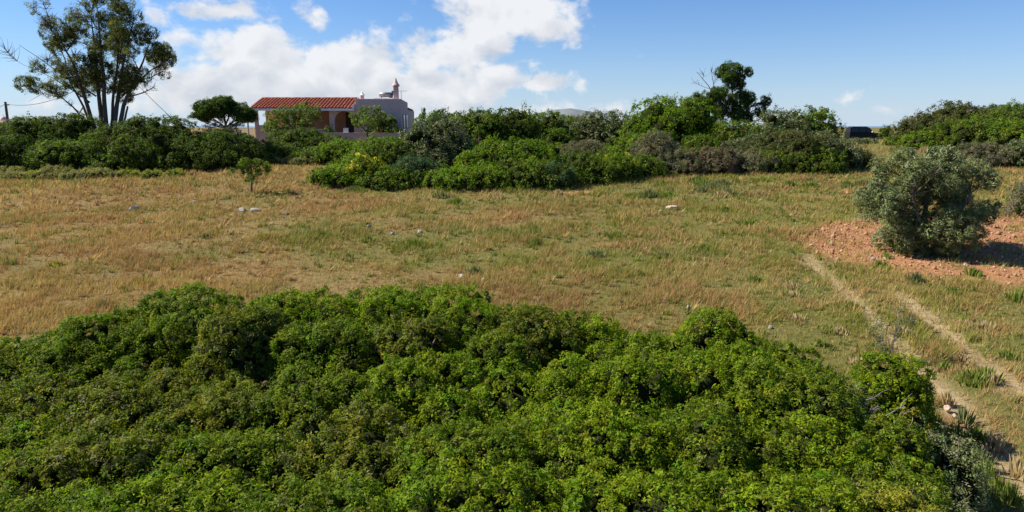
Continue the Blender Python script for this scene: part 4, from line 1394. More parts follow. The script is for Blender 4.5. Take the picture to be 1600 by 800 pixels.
HX, HY = -18.0, 63.0
HZ = 4.1
house = empty("house", (HX, HY, HZ), "low mauve house with red tiled porch roof and arched doorway", "house")
box_obj("wall", -5.2, 3.85, 2.6, 2.85, -.3, 4.15, TERRA_WALL, house)["label"] = "terracotta wall at the back of the porch"
box_obj("wall", -5.2, -4.95, 2.855, 8.0, -.3, 3.4, PLASTER, house)
box_obj("wall", -5.2, 8.0, 8.005, 8.25, -.3, 3.4, PLASTER, house)
box_obj("floor_slab", -5.25, 3.84, .02, 2.595, -.3, 1.2, PLASTER, house)
box_obj("pillar", -5.32, -5.02, 0, .3, -.3, 3.42, PLASTER_PINK, house, .02)
box_obj("parapet", -5.015, -4.38, .03, .25, -.3, 2.0, PLASTER_PINK, house, .015)
box_obj("parapet", -4.375, 1.46, .05, .25, -.3, 1.67, PLASTER, house, .015)
for px_ in (-2.2,):
    box_obj("pillar", px_, px_ + .28, .0, .3, 1.675, 3.42, PLASTER_PINK, house, .02)


def arch_wall():
    bm = bmesh.new()
    x0, x1, zt, zb = 1.47, 3.845, 3.46, 0.0
    cx, r, zs = 2.80, .87, 2.36
    fr = []
    pts = [(cx - r, zb)] + [(cx - r * math.cos(math.pi * i / 16), zs + r * math.sin(math.pi * i / 16)) for i in range(17)] + [(cx + r, zb)]

    def quad(a, b, c, d):
        fr.append(bm.faces.new([bm.verts.new((p[0], 0, p[1])) for p in (a, b, c, d)]))
    quad((x0, zb), (cx - r, zb), (cx - r, zs), (x0, zs))
    quad((x0, zs), (cx - r, zs), (cx - r, zt), (x0, zt))
    quad((cx + r, zb), (x1, zb), (x1, zs), (cx + r, zs))
    quad((cx + r, zs), (x1, zs), (x1, zt), (cx + r, zt))
    for a, b in zip(pts[1:-1], pts[2:-1]):
        quad(a, b, (b[0], zt), (a[0], zt))
    bmesh.ops.remove_doubles(bm, verts=bm.verts, dist=1e-4)
    g = bmesh.ops.extrude_face_region(bm, geom=list(bm.faces))
    bmesh.ops.translate(bm, verts=[v for v in g['geom'] if isinstance(v, bmesh.types.BMVert)], vec=(0, .3, 0))
    return bm_obj("arch_wall", bm, PLASTER, house)


arch_wall()
dr = box_obj("door", 2.35, 3.25, 2.50, 2.595, 1.2, 3.2, WOOD, house)
box_obj("handle", 3.12, 3.16, 2.44, 2.497, 2.15, 2.27, STEEL, dr)
win = box_obj("window", -3.6, -2.4, 2.53, 2.595, 2.0, 3.1, WOOD, house)
box_obj("pane", -3.5, -2.5, 2.505, 2.527, 2.1, 3.0, GLASS, win)

# porch roof
def roof():
    bm = bmesh.new()
    y0, z0, y1, z1 = -.42, 3.44, 2.75, 4.40
    prof = [(y0, z0), (y1, z1), (8.5, 3.35), (8.5, 3.22), (y1, z1 - .14), (y0, z0 - .12)]
    a = [bm.verts.new((-5.45, p[0], p[1])) for p in prof]
    b = [bm.verts.new((3.835, p[0], p[1])) for p in prof]
    bm.faces.new(a); bm.faces.new(b[::-1])
    for i in range(6):
        j = (i + 1) % 6
        bm.faces.new((a[i], a[j], b[j], b[i]))
    rf = bm_obj("roof", bm, PLASTER, house)
    # barrel tiles in overlapping courses
    V, Fq, n = [], [], 0
    pitch, rows = .31, 8
    ncol = int((3.82 + 5.45) / pitch)
    sl = np.array([0, y1 - y0, z1 - z0]); ln = np.linalg.norm(sl); sl = sl / ln
    nr = np.array([0, -sl[2], sl[1]])
    for c in range(ncol + 1):
        x = -5.42 + c * pitch
        for k in range(rows):
            s0, s1 = k * ln / rows - .05, (k + 1) * ln / rows + .03
            jx = rng.normal(0, .006)
            for (s, rr, up) in ((s0, .125, .05), (s1, .105, .012)):
                p = np.array([x + jx, y0, z0]) + sl * s + nr * up
                for t in range(6):
                    an = math.pi * t / 5
                    V.append(p + np.array([-rr * math.cos(an), 0, 0]) + nr * (rr * .95 * math.sin(an)))
            for t in range(5):
                Fq.append((n + t, n + t + 1, n + t + 7, n + t + 6))
            Fq.append((n, n + 1, n + 4, n + 5))
            n += 12
    tl = np_mesh("roof_tiles", V, Fq, TILE, rf)
    tl["kind"] = "stuff"
    tb = Tubes(8)
    tb.add([(-5.47 + i * .47, 2.75, 4.46 + .012 * (i % 2)) for i in range(20)], [.11 + .012 * (i % 2) for i in range(20)])
    o = tb.build("ridge_tiles", TILE, rf)
    box_obj("fascia", -5.47, 3.83, -.47, -.425, 3.26, 3.44, WHITE, rf)
    box_obj("verge", 3.70, 3.84, -.45, .3, 3.46, 3.80, WHITE, rf)
    box_obj("beam", -5.3, 1.46, .06, .26, 3.43, 3.5, WOOD, rf)


roof()


def block():
    bm = bmesh.new()
    x0, x1, y0, y1 = 3.85, 7.97, .0, 4.2
    f = [bm.verts.new(p) for p in ((x0, y0, -.3), (x1, y0, -.3), (x1, y1, -.3), (x0, y1, -.3), (x0, y0, 4.32), (x1, y0, 4.32), (x1, y1, 4.12), (x0, y1, 4.12))]
    for q in ((0, 3, 2, 1), (4, 5, 6, 7), (0, 1, 5, 4), (1, 2, 6, 5), (2, 3, 7, 6), (3, 0, 4, 7)):
        bm.faces.new([f[i] for i in q])
    bmesh.ops.bevel(bm, geom=list(bm.edges), offset=.012, segments=1, affect='EDGES')
    bm_obj("annex", bm, PLASTER, house)
    bm = bmesh.new()
    box(bm, 3.86, 7.96, 4.21, 7.99, -.3, 3.5)
    bm_obj("wall", bm, PLASTER, house)
    for yy in (.9, 2.6):
        w = box_obj("window", 7.975, 8.03, yy, yy + .9, 1.7, 3.0, SHUTTER, house)
        box_obj("pane", 8.034, 8.05, yy + .08, yy + .82, 1.78, 2.92, GLASS, w)
    tb = Tubes(6)
    tb.add([(7.98, 4.3 + i * .3, 3.56 - .01 * i) for i in range(10)], [.1] * 10)
    tb.build("verge_tiles", TILE, house)
    box_obj("roof_plinth", 5.4, 7.1, .9, 2.2, 4.05, 4.43, WHITE, house)
    # tall chimney
    ch = box_obj("chimney", 7.27, 7.68, .45, .86, 4.0, 5.42, PLASTER_PINK, house, .02)
    bm = bmesh.new()
    lathe(bm, [(.30, 5.42), (.34, 5.47), (.34, 5.55), (.20, 5.74), (.10, 5.98), (.05, 6.12), (.02, 6.2)], 7.475, .655, 10)
    bm_obj("chimney_cap", bm, PLASTER_PINK, ch)
    ch = box_obj("chimney", 4.26, 4.54, .5, .78, 4.1, 4.62, PLASTER_PINK, house, .02)
    bm = bmesh.new()
    lathe(bm, [(.24, 4.62), (.26, 4.68), (.12, 4.80), (.05, 4.95), (.015, 5.0)], 4.4, .64, 10)
    bm_obj("chimney_cap", bm, WHITE, ch)


block()
# solar water heater on the flat roof
sh_ = empty("solar_water_heater", (HX + 6.35, HY + 1.5, HZ + 4.43), "grey solar water heater on the flat roof beside the tall chimney", "water heater")
tb = Tubes(10)
tb.add([(-.55, 0, .32), (-.54, 0, .32), (.50, 0, .32), (.51, 0, .32)], [.02, .22, .22, .02])
tb.build("tank", STEEL, sh_)
for sx in (-.4, .36):
    box_obj("leg", sx, sx + .05, -.12, .12, 0.0, .12, STEEL, sh_)
bm = bmesh.new()
vs = [bm.verts.new(p) for p in ((.52, -.5, 0), (.75, -.5, 0), (.75, .4, .62), (.52, .4, .62), (.52, -.5, .07), (.75, -.5, .07), (.75, .4, .69), (.52, .4, .69))]
for q in ((0, 3, 2, 1), (4, 5, 6, 7), (0, 1, 5, 4), (1, 2, 6, 5), (2, 3, 7, 6), (3, 0, 4, 7)):
    bm.faces.new([vs[i] for i in q])
bm_obj("collector_panel", bm, GLASS, sh_)
an_ = empty("tv_antenna", (HX + 7.85, HY + 1.2, HZ + 4.17), "thin television antenna on the right end of the flat roof", "antenna")
tb = Tubes(5)
tb.add([(0, 0, -.03), (0, 0, .5), (0, 0, .95)], [.022, .02, .018]); tb.build("mast", STEEL, an_)
tb = Tubes(4)
tb.add([(-.35, 0, .88), (0, 0, .88), (.55, 0, .9)], [.013] * 3)
for k in range(6):
    tb.add([(-.3 + k * .15, -.22, .88), (-.3 + k * .15, 0, .88), (-.3 + k * .15, .22, .88)], [.008] * 3)
tb.build("aerial", STEEL, an_)

gw = empty("garden_wall", (HX, 60.6, HZ), "low grey garden wall below the arched doorway", "wall")
box_obj("wall_body", 1.2, 8.4, 0, .3, -.5, 1.27, PLASTER, gw, .02)
box_obj("coping", 1.15, 8.45, -.04, .34, 1.272, 1.33, PLASTER, gw, .01)
wb = box_obj("white_board", -.22, .22, -.02, .02, 0, .42, WHITE, None)
wb.location = (-14.55, 60.75, HZ + 1.332)
wb.rotation_euler = (R(-10), 0, R(6))
tag(wb, "small white board standing on the garden wall under the arch", "board")

# brown stone wall seen through the gap in the scrub
fw = empty("stone_wall", (6.0, 61.0, T(6, 61)), "dark brown boundary wall in the gap between the shrubs", "wall")
STONE_BROWN = surf_mat("brown_wall", (.11, .075, .065), (.2, .145, .125), 3, .95, .8, 8)
box_obj("wall_body", -4.0, 5.0, 0, .4, -.4, 1.5, STONE_BROWN, fw, .03)
box_obj("coping", -4.05, 5.05, -.04, .44, 1.503, 1.62, STONE_PALE, fw, .02)

# round hedge bush by the blank wall
shrub("hedge_bush", "clipped round light green bush against the blank house wall", "shrub", None, -11.35, 61.9, 1.45, .9, 2.55, "almond", lobe=.45, keep=1.0, dens=1.3)
shrub("potted_plant", "small green plant left of the arched doorway", "shrub", None, -16.35, 62.2, .5, .4, 1.85, "mid", lobe=.25)

# railing left of the house
rl = empty("railing", (-25.6, 66.0, T(-25.6, 66)), "low metal railing between the umbrella pine and the house", "railing")
for k in range(10):
    box_obj("baluster", -1.3 + k * .25, -1.27 + k * .25, 0, .03, -.1, 1.62, WHITE, rl)
for zz in (1.0, 1.62):
    box_obj("rail", -1.4, 1.1, -.01, .04, zz, zz + .05, WHITE, rl)

# ------------------------------------------------------------------ car
CARP = surf_mat("black_car_paint", (.006, .007, .009), rough=.35, spec=.15)
TYRE = surf_mat("tyre_rubber", (.02, .02, .02), rough=.9)
CARGLASS = surf_mat("car_glass", (.012, .018, .02), rough=.08, spec=.35)
LAMP = surf_mat("lamp_lens", (.6, .6, .6), rough=.15, spec=.6)
CARX, CARY = 44.6, 88.0
car = empty("parked_car", (CARX, CARY, T(CARX, CARY)), "black boxy off-road car parked behind the scrub", "car", rz=R(-4))


def extrude_profile(name, prof, y0, y1, mat, parent, inset=0.0, bevel=.05):
    bm = bmesh.new()
    a = [bm.verts.new((p[0], y0 + (inset if p[1] > 1.2 else 0), p[1])) for p in prof]
    b = [bm.verts.new((p[0], y1 - (inset if p[1] > 1.2 else 0), p[1])) for p in prof]
    bm.faces.new(a); bm.faces.new(b[::-1])
    n = len(prof)
    for i in range(n):
        bm.faces.new((a[i], a[(i + 1) % n], b[(i + 1) % n], b[i]))
    if bevel:
        bmesh.ops.bevel(bm, geom=list(bm.edges), offset=bevel, segments=2, affect='EDGES')
    return bm_obj(name, bm, mat, parent)


extrude_profile("body", [(-2.0, .42), (-2.02, 1.08), (1.0, 1.08), (1.85, 1.02), (2.02, .9), (2.05, .45), (1.75, .36), (-1.8, .36)], -.86, .86, CARP, car)
extrude_profile("cabin", [(-1.97, 1.085), (-1.9, 1.74), (-1.6, 1.82), (.15, 1.82), (.42, 1.72), (1.02, 1.085)], -.80, .80, CARP, car, .1)
for (xa, xb, xc, xd) in ((-1.78, -1.72, -.95, -.95), (-.85, -.85, -.05, -.05), (.03, .03, .30, .80)):
    for sgn, yy in ((-1, -.783), (1, .783)):
        bm = bmesh.new()
        lo, hi = yy, yy - sgn * .055
        v = [bm.verts.new((xa, lo, 1.17)), bm.verts.new((xd, lo, 1.17)), bm.verts.new((xc, hi, 1.66)), bm.verts.new((xb, hi, 1.66))]
        w_ = [bm.verts.new((q.co.x, q.co.y + sgn * .03, q.co.z)) for q in v]
        bm.faces.new(v); bm.faces.new(w_[::-1])
        for i in range(4):
            bm.faces.new((v[i], v[(i + 1) % 4], w_[(i + 1) % 4], w_[i]))
        bm_obj("window", bm, CARGLASS, car)
for wx_ in (-1.32, 1.28):
    for wy_ in (-.80, .80):
        bm = bmesh.new()
        bmesh.ops.create_cone(bm, cap_ends=True, segments=20, radius1=.36, radius2=.36, depth=.24)
        bmesh.ops.rotate(bm, verts=bm.verts, matrix=Matrix.Rotation(R(90), 3, 'X'))
        bmesh.ops.translate(bm, verts=bm.verts, vec=(wx_, wy_, .36))
        wh = bm_obj("wheel", bm, TYRE, car)
        bm = bmesh.new()
        bmesh.ops.create_cone(bm, cap_ends=True, segments=16, radius1=.21, radius2=.21, depth=.25)
        bmesh.ops.rotate(bm, verts=bm.verts, matrix=Matrix.Rotation(R(90), 3, 'X'))
        bmesh.ops.translate(bm, verts=bm.verts, vec=(wx_, wy_, .36))
        bm_obj("rim", bm, STEEL, wh)
box_obj("mirror", .62, .80, -1.03, -.84, 1.12, 1.32, LAMP, car, .03)
box_obj("headlight", 1.98, 2.06, -.75, -.5, .72, .9, LAMP, car, .02)
box_obj("headlight", 1.98, 2.06, .5, .75, .72, .9, LAMP, car, .02)
box_obj("bumper", 1.95, 2.14, -.84, .84, .40, .58, TYRE, car, .04)
box_obj("roof_rail", -1.6, .1, -.66, -.61, 1.83, 1.88, CARP, car)
box_obj("roof_rail", -1.6, .1, .61, .66, 1.83, 1.88, CARP, car)


# ------------------------------------------------------------------ trees
EUC_STEMS = [
    ((-0.33, 0, -0.15), (-0.89, -0.3, 4.35), (-2.16, -0.6, 8.64), 0.21, 0.03),
    ((-0.19, 0, -0.15), (-0.28, 0.3, 5.01), (-0.36, 0.4, 9.69), 0.21, 0.03),
    ((-0.01, 0, -0.15), (0.5, -0.2, 5.66), (0.74, -0.5, 10.11), 0.21, 0.03),
    ((0.22, 0, -0.15), (0.97, 0.2, 5.01), (2.53, 0.5, 9.69), 0.21, 0.03),
    ((0.35, 0, -0.15), (1.5, -0.2, 4.14), (3.83, -0.5, 7.8), 0.21, 0.03),
    ((-0.24, 0, -0.15), (-0.95, -0.5, 3.13), (-2.9, -0.9, 4.79), 0.11, 0.025),
    ((-0.42, 0, -0.15), (-1.48, 0.2, 3.92), (-3.1, 0.5, 8.14), 0.12, 0.025),
    ((0.49, 0, -0.15), (0.98, 0.6, 2.69), (1.23, 1.0, 3.7), 0.1, 0.06),
    ((0.04, 0, -0.15), (0.72, 0.6, 5.22), (1.59, 0.8, 9.9), 0.14, 0.03),
    ((-0.36, 0, 4.35), (-2.6, -0.6, 6.09), (-4.61, -1.0, 7.71), 0.05, 0.01),
    ((-0.86, 0, 3.92), (-2.46, -0.4, 5.44), (-4.06, -0.8, 6.17), 0.05, 0.01),
    ((1.43, 0, 4.35), (3.15, 0.3, 5.87), (4.59, 0.6, 6.94), 0.07, 0.02),
]
EUC_CLUSTERS = [
    (-2.57, 2.49, 5.27, 0.98, 0.8),
    (-3.33, -2.5, 4.92, 0.76, 0.7),
    (-1.96, -2.12, 4.83, 0.8, 0.8),
    (-3.75, -1.8, 5.14, 0.4, 0.4),
    (-2.26, -1.22, 8.85, 0.84, 0.4),
    (-1.88, -0.28, 8.43, 0.79, 0.6),
    (-2.98, 2.46, 8.43, 0.57, 0.25),
    (-2.18, -0.83, 7.71, 0.66, 0.5),
    (-2.12, 1.31, 9.98, 0.57, 0.12),
    (-2.5, -0.43, 9.4, 0.53, 0.2),
    (-0.47, 0.18, 10.32, 0.7, 0.12),
    (-0.47, -1.21, 9.57, 0.61, 0.2),
    (0.52, 2.7, 10.15, 0.61, 0.12),
    (2.38, -0.05, 10.4, 0.7, 0.15),
    (2.23, -0.73, 9.73, 0.66, 0.45),
    (-0.11, 2.7, 8.43, 0.88, 0.75),
    (-1.24, 0.22, 8.98, 0.66, 0.6),
    (0.98, 0.49, 9.19, 0.75, 0.6),
    (2.95, -0.17, 9.57, 0.66, 0.5),
    (3.94, -0.99, 8.43, 0.75, 0.8),
    (3.22, -1.7, 8.35, 0.62, 0.6),
    (4.39, -0.21, 7.2, 0.8, 0.85),
    (3.53, 1.92, 6.99, 0.8, 0.75),
    (4.91, 0.5, 7.03, 0.44, 0.6),
    (0.18, -0.21, 5.96, 0.93, 0.8),
    (1.0, 1.26, 6.17, 0.89, 0.8),
    (2.1, -1.11, 7.75, 0.66, 0.7),
    (0.88, 1.64, 7.07, 0.66, 0.6),
    (2.82, -0.02, 5.66, 0.71, 0.8),
    (2.25, -0.99, 5.31, 0.71, 0.8),
    (1.39, 0.81, 5.18, 0.8, 0.85),
    (1.37, 0.61, 4.57, 0.67, 0.8),
    (2.19, -0.41, 6.0, 0.53, 0.6),
    (-0.26, 0.26, 5.18, 0.54, 0.5),
    (-1.52, 1.16, 6.26, 0.49, 0.4),
    (-0.83, 1.67, 7.2, 0.71, 0.3),
    (2.88, -1.01, 7.58, 0.62, 0.3),
    (-4.02, -3.13, 7.16, 0.71, 0.04),
    (-4.49, 2.43, 7.63, 0.44, 0.02),
    (-3.5, -0.31, 6.0, 0.62, 0.03),
    (-3.87, -0.5, 6.6, 0.44, 0.02),
    (1.4, 0.51, 8.22, 0.79, 0.35),
    (0.48, -0.51, 7.8, 0.71, 0.4),
    (3.84, 1.24, 6.09, 0.53, 0.25),
    (2.57, -1.48, 8.85, 0.7, 0.45),
    (-0.09, -0.24, 6.73, 0.62, 0.3),
    (-1.18, -1.49, 5.74, 0.53, 0.3),
    (-4.33, 1.81, 4.79, 0.36, 0.3),
    (0.23, -0.29, 9.48, 0.61, 0.2),
    (3.06, 1.31, 5.01, 0.45, 0.05),
    (-3.17, 1.65, 2.6, 0.36, 0.25),
    (-1.9, -1.42, 7.84, 0.35, 0.7),
    (0.11, -0.26, 6.47, 0.44, 0.3),
    (-1.75, 0.86, 5.4, 0.45, 0.8),
    (-0.51, 0.06, 8.43, 0.35, 0.3),
    (-1.37, -0.16, 8.64, 0.44, 0.8),
    (-1.81, 1.0, 9.69, 0.35, 0.8),
    (0.06, 1.09, 9.94, 0.35, 0.3),
    (0.89, -0.7, 10.69, 0.35, 0.7),
    (0.23, -0.16, 8.39, 0.53, 0.04),
    (0.25, 0.77, 4.96, 0.36, 0.3),
    (-2.86, 0.25, 7.92, 0.35, 0.5),
    (1.82, 0.17, 8.77, 0.35, 0.8),
    (-3.48, -1.33, 6.22, 0.44, 0.7),
    (0.47, 2.09, 7.33, 0.35, 0.5),
    (1.86, -0.27, 8.81, 0.35, 0.04),
    (-3.37, 0.32, 6.73, 0.44, 0.3),
    (-0.75, -0.04, 7.88, 0.44, 0.04),
    (-0.61, 0.08, 6.04, 0.53, 0.7),
    (-2.8, 0.18, 9.15, 0.44, 0.04),
    (0.66, -0.99, 7.46, 0.53, 0.7),
    (-2.42, 0.45, 6.13, 0.53, 0.7),
    (3.53, 1.43, 7.41, 0.35, 0.5),
    (3.3, 0.48, 8.18, 0.44, 0.7),
    (-0.98, 0.86, 5.57, 0.53, 0.8),
    (4.1, 0.58, 6.43, 0.44, 0.04),
    (-2.57, 0.04, 6.34, 0.36, 0.7),
    (-3.09, 2.16, 6.47, 0.53, 0.04),
    (-1.02, -0.81, 7.07, 0.53, 0.04),
    (-0.1, 0.46, 5.05, 0.54, 0.5),
    (-2.28, 1.22, 5.83, 0.36, 0.5),
    (1.51, 0.35, 10.36, 0.35, 0.3),
    (-2.52, -1.25, 6.77, 0.53, 0.04),
    (-2.57, -1.29, 9.19, 0.35, 0.3),
    (3.69, 1.86, 7.67, 0.53, 0.8),
    (-1.24, -1.14, 5.18, 0.36, 0.7),
    (-2.33, 0.01, 5.09, 0.36, 0.04),
    (0.55, 0.65, 9.61, 0.53, 0.8),
    (-2.79, 0.11, 7.84, 0.53, 0.5),
    (-0.36, -2.12, 6.69, 0.35, 0.5),
    (3.5, -2.26, 7.12, 0.44, 0.3),
    (-1.23, -0.13, 6.77, 0.44, 0.5),
    (-2.25, -0.92, 6.04, 0.53, 0.5),
    (-0.17, -0.31, 6.77, 0.53, 0.8),
    (-1.75, 0.11, 8.77, 0.35, 0.5),
    (-1.6, 0.19, 8.18, 0.44, 0.3),
    (-1.09, -1.59, 6.09, 0.36, 0.3),
    (-1.98, -2.0, 10.4, 0.44, 0.2),
    (-0.48, 1.12, 10.9, 0.61, 0.25),
    (0.73, -0.75, 10.82, 0.57, 0.2),
    (2.49, -1.4, 10.98, 0.65, 0.3),
    (-2.45, -2.38, 9.82, 0.44, 0.25),
    (-0.02, 0.64, 11.15, 0.44, 0.15),
    (2.72, -1.5, 10.23, 0.52, 0.4),
]
tree("eucalyptus_tree", "tall many-stemmed eucalyptus with a gappy crown on the left", -28.73, 49, EUC_STEMS, EUC_CLUSTERS, "euc", BARK, z=3.71, twigs=18, keep=.9, twig_r=.016)
UMB_STEMS = [
    ((-0.01, 0, -0.15), (0.09, 0, 1.83), (0.11, 0, 3.47), 0.16, 0.05),
    ((0.09, 0, 1.83), (-0.49, -0.2, 2.45), (-1.18, -0.4, 2.96), 0.08, 0.03),
    ((0.09, 0, 1.83), (0.77, 0.2, 2.45), (1.53, 0.4, 2.86), 0.08, 0.03),
    ((0.11, 0, 2.03), (0.38, 0.3, 2.86), (0.75, 0.5, 3.57), 0.08, 0.03),
]
UMB_CLUSTERS = [
    (-0.2, 0.32, 3.52, 0.44, 0.8),
    (-1.53, 0.29, 3.21, 0.55, 0.8),
    (-0.18, 0.55, 3.73, 0.49, 0.9),
    (-0.09, -0.5, 2.91, 0.44, 0.9),
    (-1.24, 0.2, 3.52, 0.5, 0.8),
    (1.43, -0.66, 2.96, 0.51, 0.8),
    (-0.57, -2.04, 3.37, 0.43, 0.8),
    (-0.74, 0.13, 3.27, 0.56, 0.8),
    (-0.05, -0.38, 4.08, 0.42, 0.9),
    (1.68, 0.07, 2.81, 0.52, 0.8),
    (-0.55, 0.29, 3.67, 0.52, 0.9),
    (-0.54, 0.95, 3.73, 0.56, 0.9),
    (-0.55, -1.47, 3.62, 0.46, 0.8),
    (-0.14, -0.88, 3.62, 0.56, 0.9),
    (-0.91, -0.17, 3.67, 0.43, 1),
    (-1.38, 0.55, 3.06, 0.44, 0.8),
    (1.89, -0.74, 2.7, 0.53, 0.9),
    (-0.77, -0.89, 3.47, 0.46, 1),
    (0.46, 0.18, 3.93, 0.5, 0.8),
    (-1.29, -0.18, 2.91, 0.44, 0.9),
    (0.83, 0.83, 3.32, 0.44, 0.8),
    (-1.11, -0.81, 3.21, 0.47, 1),
    (1.44, -0.59, 3.01, 0.42, 0.8),
    (0.34, 1.23, 3.67, 0.43, 0.9),
    (-1.07, -0.7, 3.67, 0.43, 0.8),
    (-1.24, 1.38, 3.47, 0.48, 1),
    (-1.53, -0.21, 3.21, 0.56, 0.8),
    (2.01, -0.23, 2.96, 0.48, 0.9),
    (-1.45, -0.54, 2.91, 0.49, 1),
    (-0.48, -0.85, 3.21, 0.54, 1),
    (-0.2, 0.37, 3.47, 0.46, 0.8),
    (0.29, -0.34, 3.06, 0.45, 1),
    (-0.69, -0.45, 3.21, 0.53, 0.9),
    (1.94, 0.91, 2.7, 0.45, 0.9),
    (1.53, 0.22, 3.52, 0.51, 0.8),
    (-0.23, -0.06, 3.06, 0.43, 0.8),
    (-1.19, -1.5, 3.52, 0.48, 1),
    (0.9, -0.17, 3.47, 0.54, 0.8),
    (0.0, -0.52, 3.37, 0.47, 1),
    (0.6, -0.03, 3.73, 0.5, 0.9),
    (0.68, 0.21, 3.42, 0.53, 1),
    (1.84, -0.39, 2.81, 0.55, 0.9),
    (2.01, 0.56, 2.96, 0.44, 1),
    (0.14, -1.18, 3.16, 0.47, 1),
    (-0.83, 0.61, 3.47, 0.46, 0.8),
    (0.06, -0.35, 3.47, 0.55, 1),
    (0.28, -0.43, 3.57, 0.52, 0.8),
    (-0.15, 0.64, 3.47, 0.51, 0.9),
    (-1.62, 0.49, 2.75, 0.48, 0.8),
    (-0.33, -0.12, 3.83, 0.5, 0.8),
    (-0.13, -0.57, 3.06, 0.53, 0.9),
    (-1.82, -0.28, 2.86, 0.48, 0.9),
    (-0.36, -0.79, 3.37, 0.55, 1),
    (0.19, -0.49, 3.73, 0.42, 0.8),
    (0.67, -0.56, 3.93, 0.43, 0.9),
    (-0.06, 0.64, 3.93, 0.42, 1),
    (1.8, -0.55, 3.01, 0.53, 1),
    (1.49, 1.27, 2.96, 0.49, 1),
    (0.48, -0.97, 3.52, 0.56, 0.8),
    (0.02, -0.57, 2.96, 0.47, 0.8),
    (-1.74, -0.75, 2.55, 0.37, 0.3),
    (-1.03, -0.12, 2.24, 0.42, 0.25),
    (-0.25, -0.25, 2.19, 0.42, 0.2),
    (1.81, -1.36, 2.34, 0.42, 0.3),
    (1.17, -0.56, 2.19, 0.42, 0.25),
    (-2.14, -0.59, 2.81, 0.31, 0.4),
    (2.35, 0.27, 2.65, 0.31, 0.5),
    (-1.33, -0.35, 1.83, 0.47, 0.15),
    (0.77, 0.62, 1.83, 0.42, 0.15),
]
tree("umbrella_pine", "umbrella-shaped pine left of the house", -23.61, 57, UMB_STEMS, UMB_CLUSTERS, "pine", BARK, z=4.02, twigs=6, keep=.95, inner=True)
TWIN_STEMS = [
    ((0.01, 0, -0.15), (-0.19, 0, 3.01), (-0.56, 0, 6.11), 0.18, 0.04),
    ((-0.16, 0, 2.55), (-1.06, -0.2, 3.68), (-2.01, -0.3, 4.35), 0.09, 0.03),
    ((-0.12, 0, 2.55), (0.79, 0.2, 3.45), (1.49, 0.4, 3.9), 0.09, 0.03),
    ((-0.59, 0, 3.45), (-1.92, 0.2, 4.35), (-2.92, 0.2, 6.03), 0.06, 0.012),
    ((-1.06, 0, 3.68), (-1.93, -0.2, 4.57), (-1.97, -0.1, 6.2), 0.05, 0.012),
]
TWIN_CLUSTERS = [
    (-0.86, 0.47, 6.47, 0.45, 1),
    (-1.1, 0.74, 6.03, 0.45, 1),
    (-0.39, -0.36, 6.2, 0.5, 1),
    (-0.08, 0.33, 5.68, 0.55, 1),
    (-0.99, -0.51, 5.63, 0.45, 0.9),
    (-0.61, 0.02, 5.32, 0.5, 1),
    (0.44, -0.62, 6.03, 0.36, 0.7),
    (0.14, 0.03, 5.06, 0.41, 0.9),
    (-0.89, 1.44, 4.79, 0.5, 0.9),
    (-1.65, -0.48, 4.52, 0.55, 0.9),
    (-2.32, -1.03, 4.26, 0.5, 0.9),
    (-2.58, 0.06, 3.9, 0.46, 0.9),
    (-1.98, 0.67, 3.81, 0.5, 0.9),
    (-2.92, 0.1, 4.35, 0.27, 0.7),
    (-1.53, 0.57, 3.9, 0.64, 0.9),
    (-0.63, -0.13, 4.26, 0.55, 0.9),
    (0.28, 0.19, 4.26, 0.59, 1),
    (1.21, 1.11, 4.08, 0.59, 1),
    (1.81, -0.24, 3.95, 0.37, 0.8),
    (1.48, 0.16, 3.45, 0.5, 0.9),
    (0.55, 0.57, 3.54, 0.64, 1),
    (-0.36, 0.2, 3.45, 0.64, 1),
    (-1.26, 0.38, 3.23, 0.6, 0.9),
    (-0.09, -0.48, 2.92, 0.6, 0.9),
    (0.92, 0.05, 2.92, 0.51, 0.8),
    (1.97, 0.25, 3.01, 0.28, 0.5),
    (-2.77, -0.62, 5.9, 0.45, 0.02),
    (-2.01, 0.12, 6.03, 0.41, 0.02),
    (-2.98, 1.06, 5.45, 0.36, 0.02),
    (-1.93, -0.93, 5.45, 0.36, 0.03),
]
tree("pine_tree", "dark pine with a leaning top and bare dead branches", 16.16, 50, TWIN_STEMS, TWIN_CLUSTERS, "pine", BARK, z=3.76, twigs=6, keep=.92, inner=True)
YOUNG_STEMS = [
    ((-0.01, 0, -0.15), (0.0, 0, 0.49), (0.12, 0, 1.19), 0.06, 0.025),
    ((0.04, 0, 0.49), (-0.09, 0.05, 0.89), (-0.31, 0.1, 1.19), 0.03, 0.012),
    ((0.04, 0, 0.55), (0.28, -0.05, 0.89), (0.48, -0.1, 1.13), 0.03, 0.012),
]
YOUNG_CLUSTERS = [
    (-0.33, -0.06, 1.44, 0.15, 0.8),
    (-0.08, -0.14, 1.5, 0.12, 0.7),
    (0.23, 0.07, 1.47, 0.15, 0.8),
    (0.5, -0.08, 1.4, 0.15, 0.8),
    (0.73, 0.23, 1.28, 0.12, 0.7),
    (-0.53, 0.27, 1.22, 0.12, 0.7),
    (-0.25, 0.15, 1.16, 0.15, 0.6),
    (0.02, -0.05, 1.19, 0.12, 0.6),
    (0.33, 0.01, 1.13, 0.12, 0.6),
    (0.69, 0.13, 1.04, 0.12, 0.6),
    (-0.42, 0.27, 1.01, 0.12, 0.5),
    (0.46, -0.26, 0.92, 0.12, 0.4),
    (-0.06, 0.14, 0.92, 0.09, 0.3),
    (0.18, -0.23, 0.76, 0.09, 0.3),
    (-0.23, 0.19, 0.64, 0.09, 0.25),
    (0.28, -0.25, 0.52, 0.09, 0.2),
    (0.85, 0.02, 1.16, 0.09, 0.5),
    (-0.66, -0.31, 1.1, 0.09, 0.4),
]
